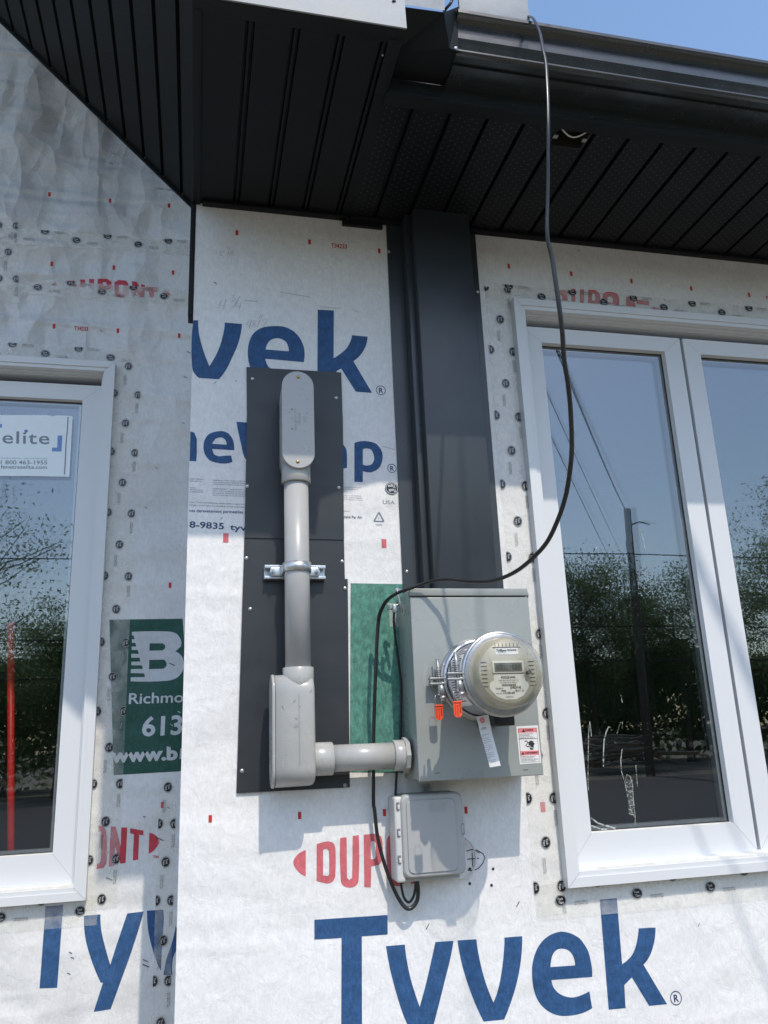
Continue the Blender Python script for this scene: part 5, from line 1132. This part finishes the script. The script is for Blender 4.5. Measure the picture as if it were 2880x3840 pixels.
for j, (xr, Yv, H, R, d, lm, lab) in enumerate([
    (.505, 34, 9.6, 2.9, 1, m_leaf, 'bushy green tree left of the utility pole'), (.44, 36, 9.0, 3.2, 1, m_leaf, 'wide green tree standing well left of the utility pole'), (.565, 37, 9.3, 3.0, 1, m_leaf, 'round green tree just behind the utility pole'),
    (.64, 35, 8.4, 3.4, 1, m_leaf, 'broad low green tree right of the utility pole'), (.735, 37, 9.2, 3.2, 1, m_leaf, 'bushy green tree second to the right of the utility pole'), (.845, 30, 11.8, 3.3, .8, m_leaf2, 'tall loose pale tree farthest right'), (.95, 38, 10, 3.8, 1, m_leaf, 'dark bushy tree beyond the tall pale tree'),
    (-.10, 34, 5.4, 2.7, 1, m_leaf, 'low bushy tree straight across the road'), (-.155, 31, 6.6, 2.3, 1, m_leaf, 'round green tree mirrored near the edge of the left window'), (-.21, 34, 5.3, 2.6, 1, m_leaf, 'low green tree mirrored in the left window'), (-.27, 33, 5.8, 2.6, 1, m_leaf, 'leafy tree mirrored at the far left'),
    (-.262, 24, 8.9, 3.3, .10, m_leaf2, 'sparse almost bare tree mirrored in the left window'), (.0, 38, 7, 3, 1, m_leaf, 'leafy tree between the two window views'), (.12, 38, 7.5, 3, 1, m_leaf, 'leafy tree right of the middle'), (.25, 38, 8, 3.2, 1, m_leaf, 'leafy tree between the middle and the pole')]):
    tree(at(xr, Yv), H, R, lab, lm, 20+j, d)
hg = MB(); i = hg.mi(m_leaf); rnd = random.Random(3)
for q in range(60000):
    x = rnd.uniform(-55, 62); zt = 5.4+1.9*noise.noise(Vector((x*.22, 0, 0)))+.5*noise.noise(Vector((x*1.3, 4, 0)))
    p_ = Vector((x, rnd.uniform(-39, -36), GZ+rnd.random()**.6*zt)); u_ = Vector((rnd.gauss(0, 1), rnd.gauss(0, 1), rnd.gauss(0, 1))).normalized(); v_ = u_.orthogonal().normalized(); s_ = .19*(.6+rnd.random())
    hg.bm.faces.new([hg.bm.verts.new(p_+u_*s_), hg.bm.verts.new(p_+v_*s_*.6), hg.bm.verts.new(p_-u_*s_), hg.bm.verts.new(p_-v_*s_*.6)]).material_index = i
o = hg.build('undergrowth'); tag(o, 'dense green undergrowth beneath the trees across the road', 'undergrowth', kind='stuff')
lp = thing('lumber_pile', 'low tangled pile of weathered boards across the road, mirrored in the right window', 'lumber', (15.6, -27, GZ))
rnd = random.Random(5)
for q in range(30):
    k = MB(); L_ = rnd.uniform(.8, 2.6); w2 = rnd.uniform(.06, .14); k.box(-L_/2, L_/2, -w2, w2, -.02, .02, m_wood, .004)
    for v in k.bm.verts:
        pass
    M_ = Matrix.Translation((15.6+rnd.gauss(0, .95), -27+rnd.gauss(0, .5), GZ+.25+.036*q+rnd.uniform(0, .15))) @ Matrix.Rotation(rnd.uniform(-.9, .9), 4, 'Z') @ Matrix.Rotation(rnd.uniform(-.22, .22), 4, 'Y') @ Matrix.Rotation(rnd.uniform(-.6, .6), 4, 'X')
    bmesh.ops.transform(k.bm, matrix=M_, verts=k.bm.verts[:]); k.build('board', lp)
